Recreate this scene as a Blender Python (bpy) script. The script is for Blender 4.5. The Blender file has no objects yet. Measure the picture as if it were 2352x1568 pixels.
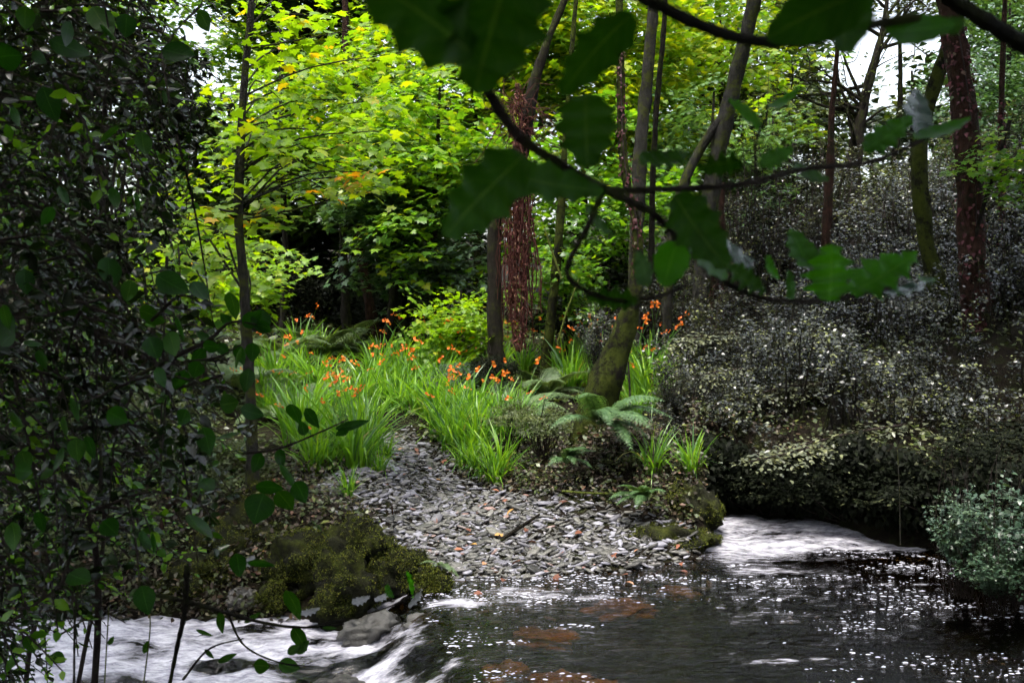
import bpy, math, random
import numpy as np
from mathutils import Vector, Matrix
R = math.radians
rng = np.random.default_rng(7)
random.seed(7)
sc = bpy.context.scene
C = sc.collection

# ------------------------------------------------------------------ camera, sky, sun, exposure
F, CX, HY, CAMZ = 2259.0, 1176.0, 700.0, 1.95      # picture measured on a 2352 x 1568 grid
cd = bpy.data.cameras.new('camera'); cam = bpy.data.objects.new('camera', cd); C.objects.link(cam)
cam.location = (0, 0, CAMZ); cam.rotation_euler = (R(90), 0, 0)
cd.sensor_width = 36.0; cd.lens = 36.0 * F / 2352.0; cd.shift_y = -(784 - HY) / 2352.0
cd.clip_start = 0.05; cd.clip_end = 600
cd.dof.use_dof = True; cd.dof.focus_distance = 9.0; cd.dof.aperture_fstop = 10.0
sc.camera = cam
SUN_EL, SUN_AZ = 74.0, -150.0                          # azimuth from +Y towards +X
w = bpy.data.worlds.new('World'); sc.world = w; w.use_nodes = True
nt = w.node_tree; bg = nt.nodes['Background']
sky = nt.nodes.new('ShaderNodeTexSky'); sky.sky_type = 'NISHITA'; sky.sun_disc = False
sky.sun_elevation = R(SUN_EL); sky.sun_rotation = R(SUN_AZ); sky.dust_density = 4.0; sky.air_density = 1.2; sky.ozone_density = 1.0
hs = nt.nodes.new('ShaderNodeHueSaturation'); hs.inputs['Saturation'].default_value = 0.45
nt.links.new(sky.outputs[0], hs.inputs['Color']); nt.links.new(hs.outputs[0], bg.inputs['Color'])
bg.inputs['Strength'].default_value = 0.12
sl = bpy.data.lights.new('sun', 'SUN'); so = bpy.data.objects.new('sun', sl); C.objects.link(so)
sl.energy = 1.5; sl.angle = R(14); sl.color = (1.0, 0.95, 0.86)
sdir = Vector((math.sin(R(SUN_AZ)) * math.cos(R(SUN_EL)), math.cos(R(SUN_AZ)) * math.cos(R(SUN_EL)), math.sin(R(SUN_EL))))
so.rotation_euler = sdir.to_track_quat('Z', 'Y').to_euler(); so.location = (0, 10, 30)
sc.view_settings.view_transform = 'Standard'; sc.view_settings.look = 'None'
sc.view_settings.exposure = 2.15; sc.view_settings.gamma = 1.0
cy = sc.cycles
cy.max_bounces = 4; cy.diffuse_bounces = 2; cy.glossy_bounces = 2; cy.transmission_bounces = 3; cy.transparent_max_bounces = 6
cy.caustics_reflective = False; cy.caustics_refractive = False; cy.sample_clamp_indirect = 4.0
cy.use_denoising = True; cy.use_adaptive_sampling = True; cy.adaptive_threshold = .03; cy.adaptive_min_samples = 12

# ------------------------------------------------------------------ small maths
def at(px, py, Y): return np.array([(px - CX) / F * Y, Y, CAMZ - (py - HY) / F * Y])
def nrm(a): return a / np.maximum(np.linalg.norm(a, axis=-1, keepdims=True), 1e-9)
def sst(a, b, x): t = np.clip((np.asarray(x, float) - a) / (b - a), 0, 1); return t * t * (3 - 2 * t)
_tab = np.random.default_rng(3).random(4096)
def _h(i, j, k): return _tab[((i * 73856093) ^ (j * 19349663) ^ (k * 83492791)) & 4095]
def vn(x, y, z=0.0):
    x = np.asarray(x, float); y = np.asarray(y, float) + 0 * x; z = np.asarray(z, float) + 0 * x
    i, j, k = np.floor(x).astype(int), np.floor(y).astype(int), np.floor(z).astype(int)
    u, v, t = x - i, y - j, z - k
    u, v, t = u*u*(3-2*u), v*v*(3-2*v), t*t*(3-2*t)
    def L(a, b, f): return a + (b - a) * f
    return L(L(L(_h(i,j,k), _h(i+1,j,k), u), L(_h(i,j+1,k), _h(i+1,j+1,k), u), v),
             L(L(_h(i,j,k+1), _h(i+1,j,k+1), u), L(_h(i,j+1,k+1), _h(i+1,j+1,k+1), u), v), t)
def fbm(x, y, z=0.0, o=4):
    s = 0; a = 0.5; x = np.asarray(x, float)
    for n in range(o):
        s = s + a * (vn(x * 2**n + 17 * n, y * 2**n + 5 * n, z * 2**n) - 0.5); a *= 0.5
    return s

# ------------------------------------------------------------------ terrain height
SHX = np.array([-40, -6, -3.75, -2, -1.2, -0.6, 0.1, 0.7, 1.45, 1.62, 1.72, 2.2, 2.8, 3.3, 3.55, 3.8, 5, 40])
SHY = np.array([6.6, 7.0, 7.2, 7.1, 7.0, 6.95, 7.02, 7.2, 7.7, 8.1, 8.95, 8.8, 8.35, 7.85, 7.3, 5.5, 3.4, 1.0])
def land(x, y):
    h = np.interp(y, [2, 7, 8, 10, 12, 15, 18, 22, 30, 45, 80, 160], [0, 0, .13, .40, .62, .9, 1.13, 1.4, 2.1, 3.6, 7.0, 12.0])
    d = y - np.interp(x, SHX, SHY)
    h = h + 0.26 * sst(0.05, 0.6, d) * sst(-0.75, -1.3, x) * (1 - sst(8.5, 11, y))          # left bank
    h = h + 0.50 * sst(0.0, 0.35, d) * sst(1.5, 1.75, x) * (1 - 0.6 * sst(9.5, 13, y))      # right bank
    h = h + np.clip(x - 2.0, 0, 12) * 0.24 * sst(8.6, 11, y) + np.clip(-x - 3.0, 0, 12) * 0.10 * sst(8, 12, y)
    h = h + 0.55 * np.exp(-(((x - 1.05) / 0.62)**2 + ((y - 9.1) / 0.62)**2))                # mound below the leaning trunk
    h = h + 0.22 * np.exp(-(((x - 1.45) / 0.35)**2 + ((y - 8.35) / 0.4)**2))
    path = np.interp(y, [7, 8, 9, 10, 11, 12, 13.5, 15], [-0.1, -0.45, -0.8, -1.05, -1.35, -1.6, -2.0, -2.6])
    h = h - 0.07 * np.exp(-((x - path) / 0.35)**2) * sst(8, 9, y) * (1 - sst(13, 15, y))
    return h
def G(x, y):
    x = np.asarray(x, float); y = np.asarray(y, float)
    d = y - np.interp(x, SHX, SHY)
    L_ = land(x, y) + 0.05 * fbm(x * 1.3, y * 1.3) + 0.5 * sst(18, 40, y) * fbm(x * .15, y * .15)
    bed = -0.22 - 0.25 * sst(0.2, -0.9, x) + 0.10 * fbm(x * 2.2, y * 2.2)
    f = sst(-0.55, 0.12, d)
    z = bed * (1 - f) + L_ * f
    near = 0.35 + 0.1 * fbm(x, y)
    return z + (near - z) * sst(4.3, 3.2, y - 0.12 * np.clip(x, -4, 4) * 0)
def hit(px, py, y0=5.0, y1=60.0):
    Y = np.linspace(y0, y1, 4000); P = at(px, py, Y[:, None]) if False else np.stack([(px-CX)/F*Y, Y, CAMZ-(py-HY)/F*Y], 1)
    g = G(P[:, 0], P[:, 1]); k = np.argmax(P[:, 2] <= g)
    return np.array([P[k, 0], P[k, 1], g[k]])

# ------------------------------------------------------------------ mesh helpers
class MB:
    def __init__(s): s.v = []; s.f = []; s.n = 0; s.a = []
    def add(s, V, Fc, val=0.5):
        V = np.asarray(V, float).reshape(-1, 3); Fc = np.asarray(Fc, int)
        s.v.append(V); s.f.append(Fc + s.n); s.n += len(V)
        s.a.append(np.broadcast_to(np.asarray(val, float), (len(V),)))
    def tube(s, P, r, sides=6, rough=0.0, val=0.5):
        P = np.asarray(P, float); m = len(P); r = np.broadcast_to(np.asarray(r, float), (m,))
        T = nrm(np.gradient(P, axis=0)); ref = np.array([1., 0, 0])
        if abs(nrm(P[-1] - P[0])[0]) > 0.75: ref = np.array([0, 1., 0]) if abs(nrm(P[-1]-P[0])[1]) < 0.6 else np.array([0, 0, 1.])
        A = nrm(np.cross(T, ref)); B = np.cross(T, A)
        th = np.arange(sides) * 2 * math.pi / sides
        rr = r[:, None] * np.ones(sides)
        if rough: 
            q = P[:, None] + 0.0 * th[None, :, None]
            rr = rr * (1 + rough * 2 * fbm(np.cos(th)[None] * 1.6 + q[..., 0] * 3, np.sin(th)[None] * 1.6 + q[..., 1] * 3, q[..., 2] * 4.0))
        V = P[:, None] + rr[..., None] * (np.cos(th)[None, :, None] * A[:, None] + np.sin(th)[None, :, None] * B[:, None])
        i = np.arange(m - 1)[:, None] * sides; j = np.arange(sides)[None]; k = (j + 1) % sides
        Q = np.stack([i + j, i + k, i + sides + k, i + sides + j], -1).reshape(-1, 4)
        s.add(V.reshape(-1, 3), Q, val)
    def leaves(s, P, D, N, S, T, val=None):
        P = np.asarray(P, float); n = len(P)
        if n == 0: return
        N = nrm(N); D = nrm(D - (D * N).sum(1)[:, None] * N); B = np.cross(N, D)
        S = np.broadcast_to(np.asarray(S, float), (n,))
        tv, tf = T
        V = P[:, None] + S[:, None, None] * (tv[None, :, 0:1] * D[:, None] + tv[None, :, 1:2] * B[:, None] + tv[None, :, 2:3] * N[:, None])
        Fc = tf[None] + (np.arange(n) * len(tv))[:, None, None]
        if val is None: val = rng.random(n)
        s.add(V.reshape(-1, 3), Fc.reshape(-1, tf.shape[1]), np.repeat(val, len(tv)))
    def mesh(s, name, mat, smooth=True):
        me = bpy.data.meshes.new(name)
        V = np.concatenate(s.v); me.vertices.add(len(V)); me.vertices.foreach_set('co', V.astype(np.float32).ravel())
        tot = sum(f.size for f in s.f); npol = sum(len(f) for f in s.f)
        me.loops.add(tot); me.polygons.add(npol)
        me.loops.foreach_set('vertex_index', np.concatenate([f.ravel() for f in s.f]).astype(np.int32))
        cnt = np.concatenate([np.full(len(f), f.shape[1]) for f in s.f])
        me.polygons.foreach_set('loop_start', np.concatenate([[0], np.cumsum(cnt)[:-1]]).astype(np.int32))
        if smooth: me.polygons.foreach_set('use_smooth', np.ones(npol, bool))
        at_ = me.attributes.new('v', 'FLOAT', 'POINT'); at_.data.foreach_set('value', np.concatenate(s.a).astype(np.float32))
        me.update(calc_edges=True); me.materials.append(mat)
        return me
def link(name, data, parent=None, loc=None):
    o = bpy.data.objects.new(name, data); C.objects.link(o)
    if loc is not None: o.location = [float(c) for c in loc]
    if parent is not None: o.parent = parent
    return o
def tag(o, label, cat=None, group=None, kind=None):
    if label: o['label'] = label
    if cat: o['category'] = cat
    if group: o['group'] = group
    if kind: o['kind'] = kind
    return o
def thing(name, label, cat, loc, group=None):
    return tag(link(name, None, None, loc), label, cat, group)
def wpart(name, mb, mat, parent, smooth=True, kind=None):          # mesh in world coordinates under an Empty
    o = link(name, mb.mesh(name, mat, smooth), parent)
    o.matrix_parent_inverse = Matrix.Translation(-parent.location)
    if kind: o['kind'] = kind
    return o
def wsub(name, mb, mat, part, root, smooth=True):                    # sub-part, world coordinates
    return link(name, mb.mesh(name, mat, smooth), part)
def curve(P, n=24):                                                  # Catmull-Rom through points
    P = np.asarray(P, float); m = len(P)
    if m == 2: return P[0] + (P[1] - P[0]) * np.linspace(0, 1, n)[:, None]
    Q = np.vstack([2 * P[0] - P[1], P, 2 * P[-1] - P[-2]]); t = np.linspace(0, m - 1 - 1e-6, n); i = t.astype(int); u = (t - i)[:, None]
    a, b, c, d = Q[i], Q[i + 1], Q[i + 2], Q[i + 3]
    return 0.5 * (2*b + (c - a) * u + (2*a - 5*b + 4*c - d) * u**2 + (3*b - a - 3*c + d) * u**3)

# leaf templates: x along, y across, z normal
T_OVAL = (np.array([[0,0,0],[.35,.27,.05],[.35,-.27,.05],[.45,0,-.01],[1,0,-.08],[.72,.2,.02],[.72,-.2,.02]], float),
          np.array([[0,2,3],[0,3,1],[3,2,6],[1,3,5],[3,6,4],[5,3,4]]))
T_DIAM = (np.array([[0,0,0],[.45,.30,.06],[1,0,-.06],[.45,-.30,.06]], float), np.array([[0,3,1],[1,3,2]]))
def _syc():
    ang = np.radians([-150, -100, -72, -50, -38, -18, 0, 18, 38, 50, 72, 100, 150]); rad = np.array([.25, .52, .36, .62, .42, .50, .78, .50, .42, .62, .36, .52, .25])
    # side lobes then central lobe
    v = np.stack([rad * np.cos(ang), rad * np.sin(ang), -0.22 * rad**2 + 0.03 * np.sin(ang * 5)], 1)
    v = np.vstack([[0, 0, 0.03], v]); v[:, 0] += 0.25
    return v, np.array([[0, i, i + 1] for i in range(1, 13)])
T_SYC = _syc()
T_LOBE = (np.array([[0,0,0],[.15,.42,-.04],[.5,.22,.0],[1,0,-.12],[.5,-.22,0],[.15,-.42,-.04]], float),
          np.array([[0,2,1],[0,3,2],[0,4,3],[0,5,4]]))

# ------------------------------------------------------------------ materials
def mat(name):
    m = bpy.data.materials.new(name); m.use_nodes = True; t = m.node_tree
    return m, t, t.nodes['Principled BSDF'], t.nodes['Material Output']
def ramp(t, stops):
    r = t.nodes.new('ShaderNodeValToRGB'); e = r.color_ramp.elements
    while len(e) < len(stops): e.new(0.5)
    for k, (p, c) in enumerate(stops): e[k].position = p; e[k].color = (*c, 1)
    return r
def noise(t, scale, detail=4, rough=.6, coord='Object', vec=None):
    n = t.nodes.new('ShaderNodeTexNoise'); n.inputs['Scale'].default_value = scale; n.inputs['Detail'].default_value = detail; n.inputs['Roughness'].default_value = rough
    if vec is None:
        tc = t.nodes.new('ShaderNodeTexCoord'); t.links.new(tc.outputs[coord], n.inputs['Vector'])
    else: t.links.new(vec, n.inputs['Vector'])
    return n
def bump(t, h, b, strength=.5, dist=.02):
    n = t.nodes.new('ShaderNodeBump'); n.inputs['Strength'].default_value = strength; n.inputs['Distance'].default_value = dist
    t.links.new(h, n.inputs['Height']); t.links.new(n.outputs[0], b.inputs['Normal']); return n
def leafmat(name, stops, rough=.45, transl=.35, tcol=1.6, spec=.5, attr=True):
    m, t, b, out = mat(name)
    if attr: a = t.nodes.new('ShaderNodeAttribute'); a.attribute_name = 'v'; fac = a.outputs['Fac']
    else: a = t.nodes.new('ShaderNodeObjectInfo'); fac = a.outputs['Random']
    r = ramp(t, stops); t.links.new(fac, r.inputs[0]); t.links.new(r.outputs[0], b.inputs['Base Color'])
    b.inputs['Roughness'].default_value = rough; b.inputs['Specular IOR Level'].default_value = spec
    if transl:
        tr = t.nodes.new('ShaderNodeBsdfTranslucent'); mx = t.nodes.new('ShaderNodeMixShader'); mx.inputs[0].default_value = transl
        mu = t.nodes.new('ShaderNodeMix'); mu.data_type = 'RGBA'; mu.blend_type = 'MULTIPLY'; mu.inputs['Factor'].default_value = 1
        t.links.new(r.outputs[0], mu.inputs['A']); mu.inputs['B'].default_value = (tcol * 1.05, tcol, tcol * .35, 1)
        t.links.new(mu.outputs['Result'], tr.inputs['Color'])
        t.links.new(b.outputs[0], mx.inputs[1]); t.links.new(tr.outputs[0], mx.inputs[2]); t.links.new(mx.outputs[0], out.inputs[0])
    return m
M = {}
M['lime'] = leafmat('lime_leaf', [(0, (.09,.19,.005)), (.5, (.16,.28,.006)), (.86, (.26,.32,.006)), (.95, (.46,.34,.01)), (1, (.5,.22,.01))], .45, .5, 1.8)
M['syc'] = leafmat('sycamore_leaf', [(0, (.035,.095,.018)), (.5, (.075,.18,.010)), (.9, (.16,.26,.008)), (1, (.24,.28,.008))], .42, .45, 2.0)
M['teal'] = leafmat('shade_leaf', [(0, (.025,.065,.028)), (.6, (.045,.105,.035)), (1, (.08,.15,.03))], .36, .3, 1.4)  # shaded copy of the sycamore leaf; bluish shade put into the colour
M['grey'] = leafmat('privet_leaf', [(0, (.008,.010,.009)), (.5, (.024,.028,.024)), (.8, (.066,.072,.062)), (.95, (.13,.14,.11)), (1, (.17,.19,.06))], .25, .15, 1.3, .55)
M['slopeolive'] = leafmat('slope_olive_leaf', [(0, (.010,.014,.004)), (.5, (.028,.038,.010)), (.85, (.06,.075,.018)), (1, (.14,.15,.03))], .3, .2, 1.4, .3)
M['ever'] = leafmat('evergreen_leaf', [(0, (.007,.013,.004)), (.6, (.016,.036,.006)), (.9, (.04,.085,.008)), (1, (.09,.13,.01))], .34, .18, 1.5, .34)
M['shadeblack'] = leafmat('shade_black_leaf', [(0, (.003,.004,.002)), (.85, (.007,.010,.004)), (1, (.05,.055,.025))], .6, .05, 1.2, .06)  # near-black leaf colour stands in for deep shade
M['thicket'] = leafmat('thicket_leaf', [(0, (.005,.009,.003)), (.5, (.010,.026,.005)), (.8, (.035,.11,.008)), (1, (.10,.21,.012))], .24, .35, 2.0, .34)  # spread from near-black to bright green imitates shaded and lit leaves
M['added_canopy'] = leafmat('added_canopy_leaf', [(0, (.010,.022,.006)), (1, (.03,.06,.012))], .6, .08, 1.2, .2)
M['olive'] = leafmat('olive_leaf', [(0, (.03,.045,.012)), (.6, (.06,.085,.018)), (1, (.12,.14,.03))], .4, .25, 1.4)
M['bush'] = leafmat('cotoneaster_leaf', [(0, (.015,.035,.018)), (.6, (.035,.07,.04)), (1, (.07,.11,.06))], .36, .2, 1.3)
M['croc'] = leafmat('crocosmia_leaf', [(0, (.05,.12,.035)), (.45, (.09,.22,.02)), (.8, (.17,.33,.015)), (.95, (.22,.36,.02)), (1, (.28,.26,.10))], .36, .45, 1.7)
M['fern'] = leafmat('fern_leaf', [(0, (.04,.10,.035)), (.6, (.075,.15,.05)), (1, (.13,.21,.07))], .5, .3, 1.4)
M['brack'] = leafmat('bracken_leaf', [(0, (.06,.11,.04)), (.6, (.11,.17,.07)), (1, (.18,.24,.11))], .5, .3, 1.3)
M['orange'] = leafmat('orange_petal', [(0, (.7,.10,.01)), (.6, (.85,.20,.015)), (1, (.9,.32,.03))], .45, .3, 1.0)
M['deadv'] = leafmat('dead_creeper', [(0, (.018,.007,.007)), (.5, (.065,.022,.018)), (.85, (.13,.05,.035)), (1, (.22,.13,.08))], .7, .15, 1.1, .1)
M['redivy'] = leafmat('red_creeper_leaf', [(0, (.04,.012,.014)), (.5, (.055,.014,.017)), (.8, (.08,.02,.026)), (1, (.04,.06,.02))], .5, .2, 1.2, .15)
M['litter'] = leafmat('fallen_leaf', [(0, (.09,.03,.015)), (.4, (.22,.07,.03)), (.7, (.36,.18,.11)), (1, (.40,.22,.05))], .6, .1, 1.0, attr=False)
M['moss'] = leafmat('moss', [(0, (.012,.016,.003)), (.5, (.045,.058,.006)), (.85, (.10,.118,.010)), (1, (.15,.14,.025))], .8, .2, 1.2, .2)
M['banklitter'] = leafmat('bank_litter_leaf', [(0, (.012,.010,.006)), (.4, (.035,.022,.012)), (.6, (.02,.032,.008)), (.85, (.05,.06,.015)), (.95, (.10,.05,.03)), (1, (.12,.11,.08))], .5, .1, 1.2, .3)
M['palespray'] = leafmat('pale_spray_leaf', [(0, (.03,.036,.024)), (.6, (.07,.08,.05)), (1, (.15,.16,.07))], .34, .2, 1.2, .5)
def barkmat(name, c1, c2, moss=.0, mosscol=(.06,.08,.012), scale=9):
    m, t, b, out = mat(name)
    tc = t.nodes.new('ShaderNodeTexCoord'); mp = t.nodes.new('ShaderNodeMapping'); mp.inputs['Scale'].default_value = (1, 1, .25)
    t.links.new(tc.outputs['Object'], mp.inputs['Vector'])
    n = noise(t, scale * 3, 6, .7, vec=mp.outputs[0]); r = ramp(t, [(.3, c1), (.7, c2)]); t.links.new(n.outputs['Fac'], r.inputs[0])
    n2 = noise(t, 5.5, 8, .75); r2 = ramp(t, [(max(0, .62 - moss * .5), (0, 0, 0)), (max(.08, .72 - moss * .5), (1, 1, 1))]); t.links.new(n2.outputs['Fac'], r2.inputs[0])
    mx = t.nodes.new('ShaderNodeMix'); mx.data_type = 'RGBA'; t.links.new(r2.outputs[0], mx.inputs['Factor'])
    t.links.new(r.outputs[0], mx.inputs['A']); mx.inputs['B'].default_value = (*mosscol, 1)
    n4 = noise(t, 13, 9, .8); r4 = ramp(t, [(.30, (.35, .35, .35)), (.5, (.9, .9, .9)), (.64, (1.1, 1.1, 1.1)), (.72, (2.4, 2.4, 2.3))]); t.links.new(n4.outputs['Fac'], r4.inputs[0])
    mu = t.nodes.new('ShaderNodeMix'); mu.data_type = 'RGBA'; mu.blend_type = 'MULTIPLY'; mu.inputs['Factor'].default_value = 1
    t.links.new(mx.outputs['Result'], mu.inputs['A']); t.links.new(r4.outputs[0], mu.inputs['B'])
    t.links.new(mu.outputs['Result'], b.inputs['Base Color']); b.inputs['Roughness'].default_value = .85; b.inputs['Specular IOR Level'].default_value = .08
    bump(t, n4.outputs['Fac'], b, 1.0, .06)
    return m
M['bark'] = barkmat('dark_bark', (.007,.006,.004), (.028,.023,.018), .25, (.03,.036,.008))
M['greybark'] = barkmat('grey_bark', (.012,.011,.009), (.055,.052,.045), .25, (.055,.065,.012))
M['mossbark'] = barkmat('mossy_bark', (.004,.0035,.0025), (.011,.009,.006), .42, (.034,.044,.005))
M['redbark'] = barkmat('red_bark', (.012,.007,.005), (.055,.026,.017), .2, (.02,.02,.01))
M['twig'] = barkmat('twig_bark', (.02,.014,.012), (.065,.05,.045), .1)
M['yewbark'] = barkmat('lichen_twig', (.05,.05,.03), (.12,.12,.08), .5, (.09,.11,.02))
# soil
m, t, b, out = mat('woodland_soil'); M['soil'] = m
n = noise(t, 6, 8, .7); r = ramp(t, [(.3, (.005,.004,.003)), (.5, (.013,.010,.007)), (.62, (.016,.02,.006)), (.75, (.04,.03,.02))]); t.links.new(n.outputs['Fac'], r.inputs[0])
t.links.new(r.outputs[0], b.inputs['Base Color']); b.inputs['Roughness'].default_value = .95; b.inputs['Specular IOR Level'].default_value = .06
n2 = noise(t, 40, 6, .7); bump(t, n2.outputs['Fac'], b, 1.0, .03)
# slate
def slate(name, attr):
    m, t, b, out = mat(name)
    if attr: a = t.nodes.new('ShaderNodeAttribute'); a.attribute_name = 'v'; fac = a.outputs['Fac']
    else: a = t.nodes.new('ShaderNodeObjectInfo'); fac = a.outputs['Random']
    r = ramp(t, [(0, (.02,.019,.017)), (.3, (.065,.063,.056)), (.55, (.14,.135,.12)), (.75, (.13,.125,.155)), (.92, (.31,.305,.36)), (.975, (.24,.22,.22)), (1, (.28,.14,.11))])
    t.links.new(fac, r.inputs[0]); n = noise(t, 22, 6, .7); rr = ramp(t, [(.3, (.45,.45,.42)), (.7, (1.1,1.1,1.1))]); t.links.new(n.outputs['Fac'], rr.inputs[0])
    mu = t.nodes.new('ShaderNodeMix'); mu.data_type = 'RGBA'; mu.blend_type = 'MULTIPLY'; mu.inputs['Factor'].default_value = 1
    t.links.new(r.outputs[0], mu.inputs['A']); t.links.new(rr.outputs[0], mu.inputs['B']); t.links.new(mu.outputs['Result'], b.inputs['Base Color'])
    b.inputs['Roughness'].default_value = .5; bump(t, n.outputs['Fac'], b, .4, .008); return m
M['slate'] = slate('slate_stone', False); M['slatev'] = slate('slate_chips', True)
m, t, b, out = mat('wet_rock'); M['rock'] = m
n = noise(t, 5, 8, .7); r = ramp(t, [(.3, (.012,.011,.009)), (.6, (.05,.047,.04)), (.75, (.13,.125,.115))]); t.links.new(n.outputs['Fac'], r.inputs[0]); t.links.new(r.outputs[0], b.inputs['Base Color'])
b.inputs['Roughness'].default_value = .35; bump(t, n.outputs['Fac'], b, .8, .04)
m, t, b, out = mat('mossy_rock'); M['mrock'] = m
n = noise(t, 7, 8, .7); r = ramp(t, [(.3, (.006,.006,.005)), (.5, (.016,.017,.008)), (.62, (.035,.042,.008)), (.78, (.07,.075,.016))]); t.links.new(n.outputs['Fac'], r.inputs[0]); t.links.new(r.outputs[0], b.inputs['Base Color'])
b.inputs['Roughness'].default_value = .9; b.inputs['Specular IOR Level'].default_value = .08; n2 = noise(t, 60, 5, .7); bump(t, n2.outputs['Fac'], b, 1, .03)
# foam
m, t, b, out = mat('foam'); M['foam'] = m
b.inputs['Base Color'].default_value = (.36,.36,.41,1); b.inputs['Roughness'].default_value = .45
# water: brown clear water, foam by attribute
m, t, b, out = mat('stream_water'); M['water'] = m
b.inputs['Base Color'].default_value = (.50,.50,.55,1); b.inputs['Roughness'].default_value = .6
tp = t.nodes.new('ShaderNodeBsdfTransparent'); tp.inputs[0].default_value = (.26,.18,.065,1)
gl = t.nodes.new('ShaderNodeBsdfGlossy'); gl.inputs['Roughness'].default_value = .06; gl.inputs['Color'].default_value = (1,1,1,1)
fr = t.nodes.new('ShaderNodeFresnel'); fr.inputs['IOR'].default_value = 1.33
mx = t.nodes.new('ShaderNodeMixShader'); t.links.new(fr.outputs[0], mx.inputs[0]); t.links.new(tp.outputs[0], mx.inputs[1]); t.links.new(gl.outputs[0], mx.inputs[2])
tc = t.nodes.new('ShaderNodeTexCoord'); mp = t.nodes.new('ShaderNodeMapping'); mp.inputs['Rotation'].default_value = (0, 0, R(12)); mp.inputs['Scale'].default_value = (.45, 1.3, 1)
t.links.new(tc.outputs['Object'], mp.inputs['Vector'])
n = noise(t, 16, 6, .65, vec=mp.outputs[0])
at_ = t.nodes.new('ShaderNodeAttribute'); at_.attribute_name = 'v'
nf = noise(t, 17, 9, .75, vec=mp.outputs[0]); rf = ramp(t, [(.36, (.13,.125,.16)), (.47, (.34,.335,.39)), (.60, (.58,.575,.62))]); t.links.new(nf.outputs['Fac'], rf.inputs[0]); t.links.new(rf.outputs[0], b.inputs['Base Color'])
ad = t.nodes.new('ShaderNodeMath'); ad.operation = 'ADD'; t.links.new(at_.outputs['Fac'], ad.inputs[0]); t.links.new(n.outputs['Fac'], ad.inputs[1])
mr = t.nodes.new('ShaderNodeMapRange'); mr.inputs[1].default_value = .98; mr.inputs[2].default_value = 1.45; t.links.new(ad.outputs[0], mr.inputs[0])
mx2 = t.nodes.new('ShaderNodeMixShader'); t.links.new(mr.outputs[0], mx2.inputs[0]); t.links.new(mx.outputs[0], mx2.inputs[1]); t.links.new(b.outputs[0], mx2.inputs[2]); t.links.new(mx2.outputs[0], out.inputs[0])
n3 = noise(t, 14, 5, .6, vec=mp.outputs[0])
bp = t.nodes.new('ShaderNodeBump'); bp.inputs['Strength'].default_value = .85; bp.inputs['Distance'].default_value = .022; t.links.new(n3.outputs['Fac'], bp.inputs['Height'])
for nd in (b, gl, fr): t.links.new(bp.outputs[0], nd.inputs['Normal'])
# big foreground leaves with veins
def veined(name, c1, c2, rough=.33, tr=.25, vein=(.12,.16,.05), spec=.22):
    m, t, b, out = mat(name)
    a = t.nodes.new('ShaderNodeAttribute'); a.attribute_name = 'across'; l = t.nodes.new('ShaderNodeAttribute'); l.attribute_name = 'along'
    def mth(op, x, y=None):
        q = t.nodes.new('ShaderNodeMath'); q.operation = op
        for k, s in ((0, x), (1, y)):
            if s is None: continue
            if isinstance(s, (int, float)): q.inputs[k].default_value = s
            else: t.links.new(s, q.inputs[k])
        return q.outputs[0]
    ab = mth('ABSOLUTE', a.outputs['Fac']); rib = mth('LESS_THAN', ab, .045)
    ph = mth('SUBTRACT', l.outputs['Fac'], mth('MULTIPLY', ab, .28)); sv = mth('GREATER_THAN', mth('SINE', mth('MULTIPLY', ph, 44.0)), .93)
    fac = mth('MAXIMUM', rib, mth('MULTIPLY', sv, .35))
    n = noise(t, 30, 4, .6); r = ramp(t, [(.3, c1), (.7, c2)]); t.links.new(n.outputs['Fac'], r.inputs[0])
    mx = t.nodes.new('ShaderNodeMix'); mx.data_type = 'RGBA'; t.links.new(fac, mx.inputs['Factor']); t.links.new(r.outputs[0], mx.inputs['A']); mx.inputs['B'].default_value = (*vein, 1)
    t.links.new(mx.outputs['Result'], b.inputs['Base Color']); b.inputs['Roughness'].default_value = rough; b.inputs['Specular IOR Level'].default_value = spec
    bump(t, mth('SUBTRACT', n.outputs['Fac'], fac), b, .35, .002)
    tl = t.nodes.new('ShaderNodeBsdfTranslucent'); ms = t.nodes.new('ShaderNodeMixShader'); ms.inputs[0].default_value = tr
    mu = t.nodes.new('ShaderNodeMix'); mu.data_type = 'RGBA'; mu.blend_type = 'MULTIPLY'; mu.inputs['Factor'].default_value = 1
    t.links.new(mx.outputs['Result'], mu.inputs['A']); mu.inputs['B'].default_value = (1.5, 1.7, .5, 1); t.links.new(mu.outputs['Result'], tl.inputs[0])
    t.links.new(b.outputs[0], ms.inputs[1]); t.links.new(tl.outputs[0], ms.inputs[2]); t.links.new(ms.outputs[0], out.inputs[0])
    return m
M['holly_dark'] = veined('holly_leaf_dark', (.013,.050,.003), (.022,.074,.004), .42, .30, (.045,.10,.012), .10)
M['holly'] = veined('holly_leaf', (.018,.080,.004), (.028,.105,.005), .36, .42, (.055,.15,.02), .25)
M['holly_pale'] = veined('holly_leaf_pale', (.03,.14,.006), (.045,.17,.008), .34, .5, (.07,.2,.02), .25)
M['holly_gloss'] = veined('holly_leaf_glossy', (.02,.05,.03), (.03,.06,.04), .22, .2, (.05,.08,.05), .9)
M['pale_gloss'] = veined('pale_leaf_underside', (.14,.14,.15), (.24,.24,.26), .4, .25, (.3,.3,.32), .4)
M['laurel'] = veined('laurel_leaf', (.007,.036,.003), (.013,.055,.004), .34, .4, (.025,.08,.012), .14)

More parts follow.
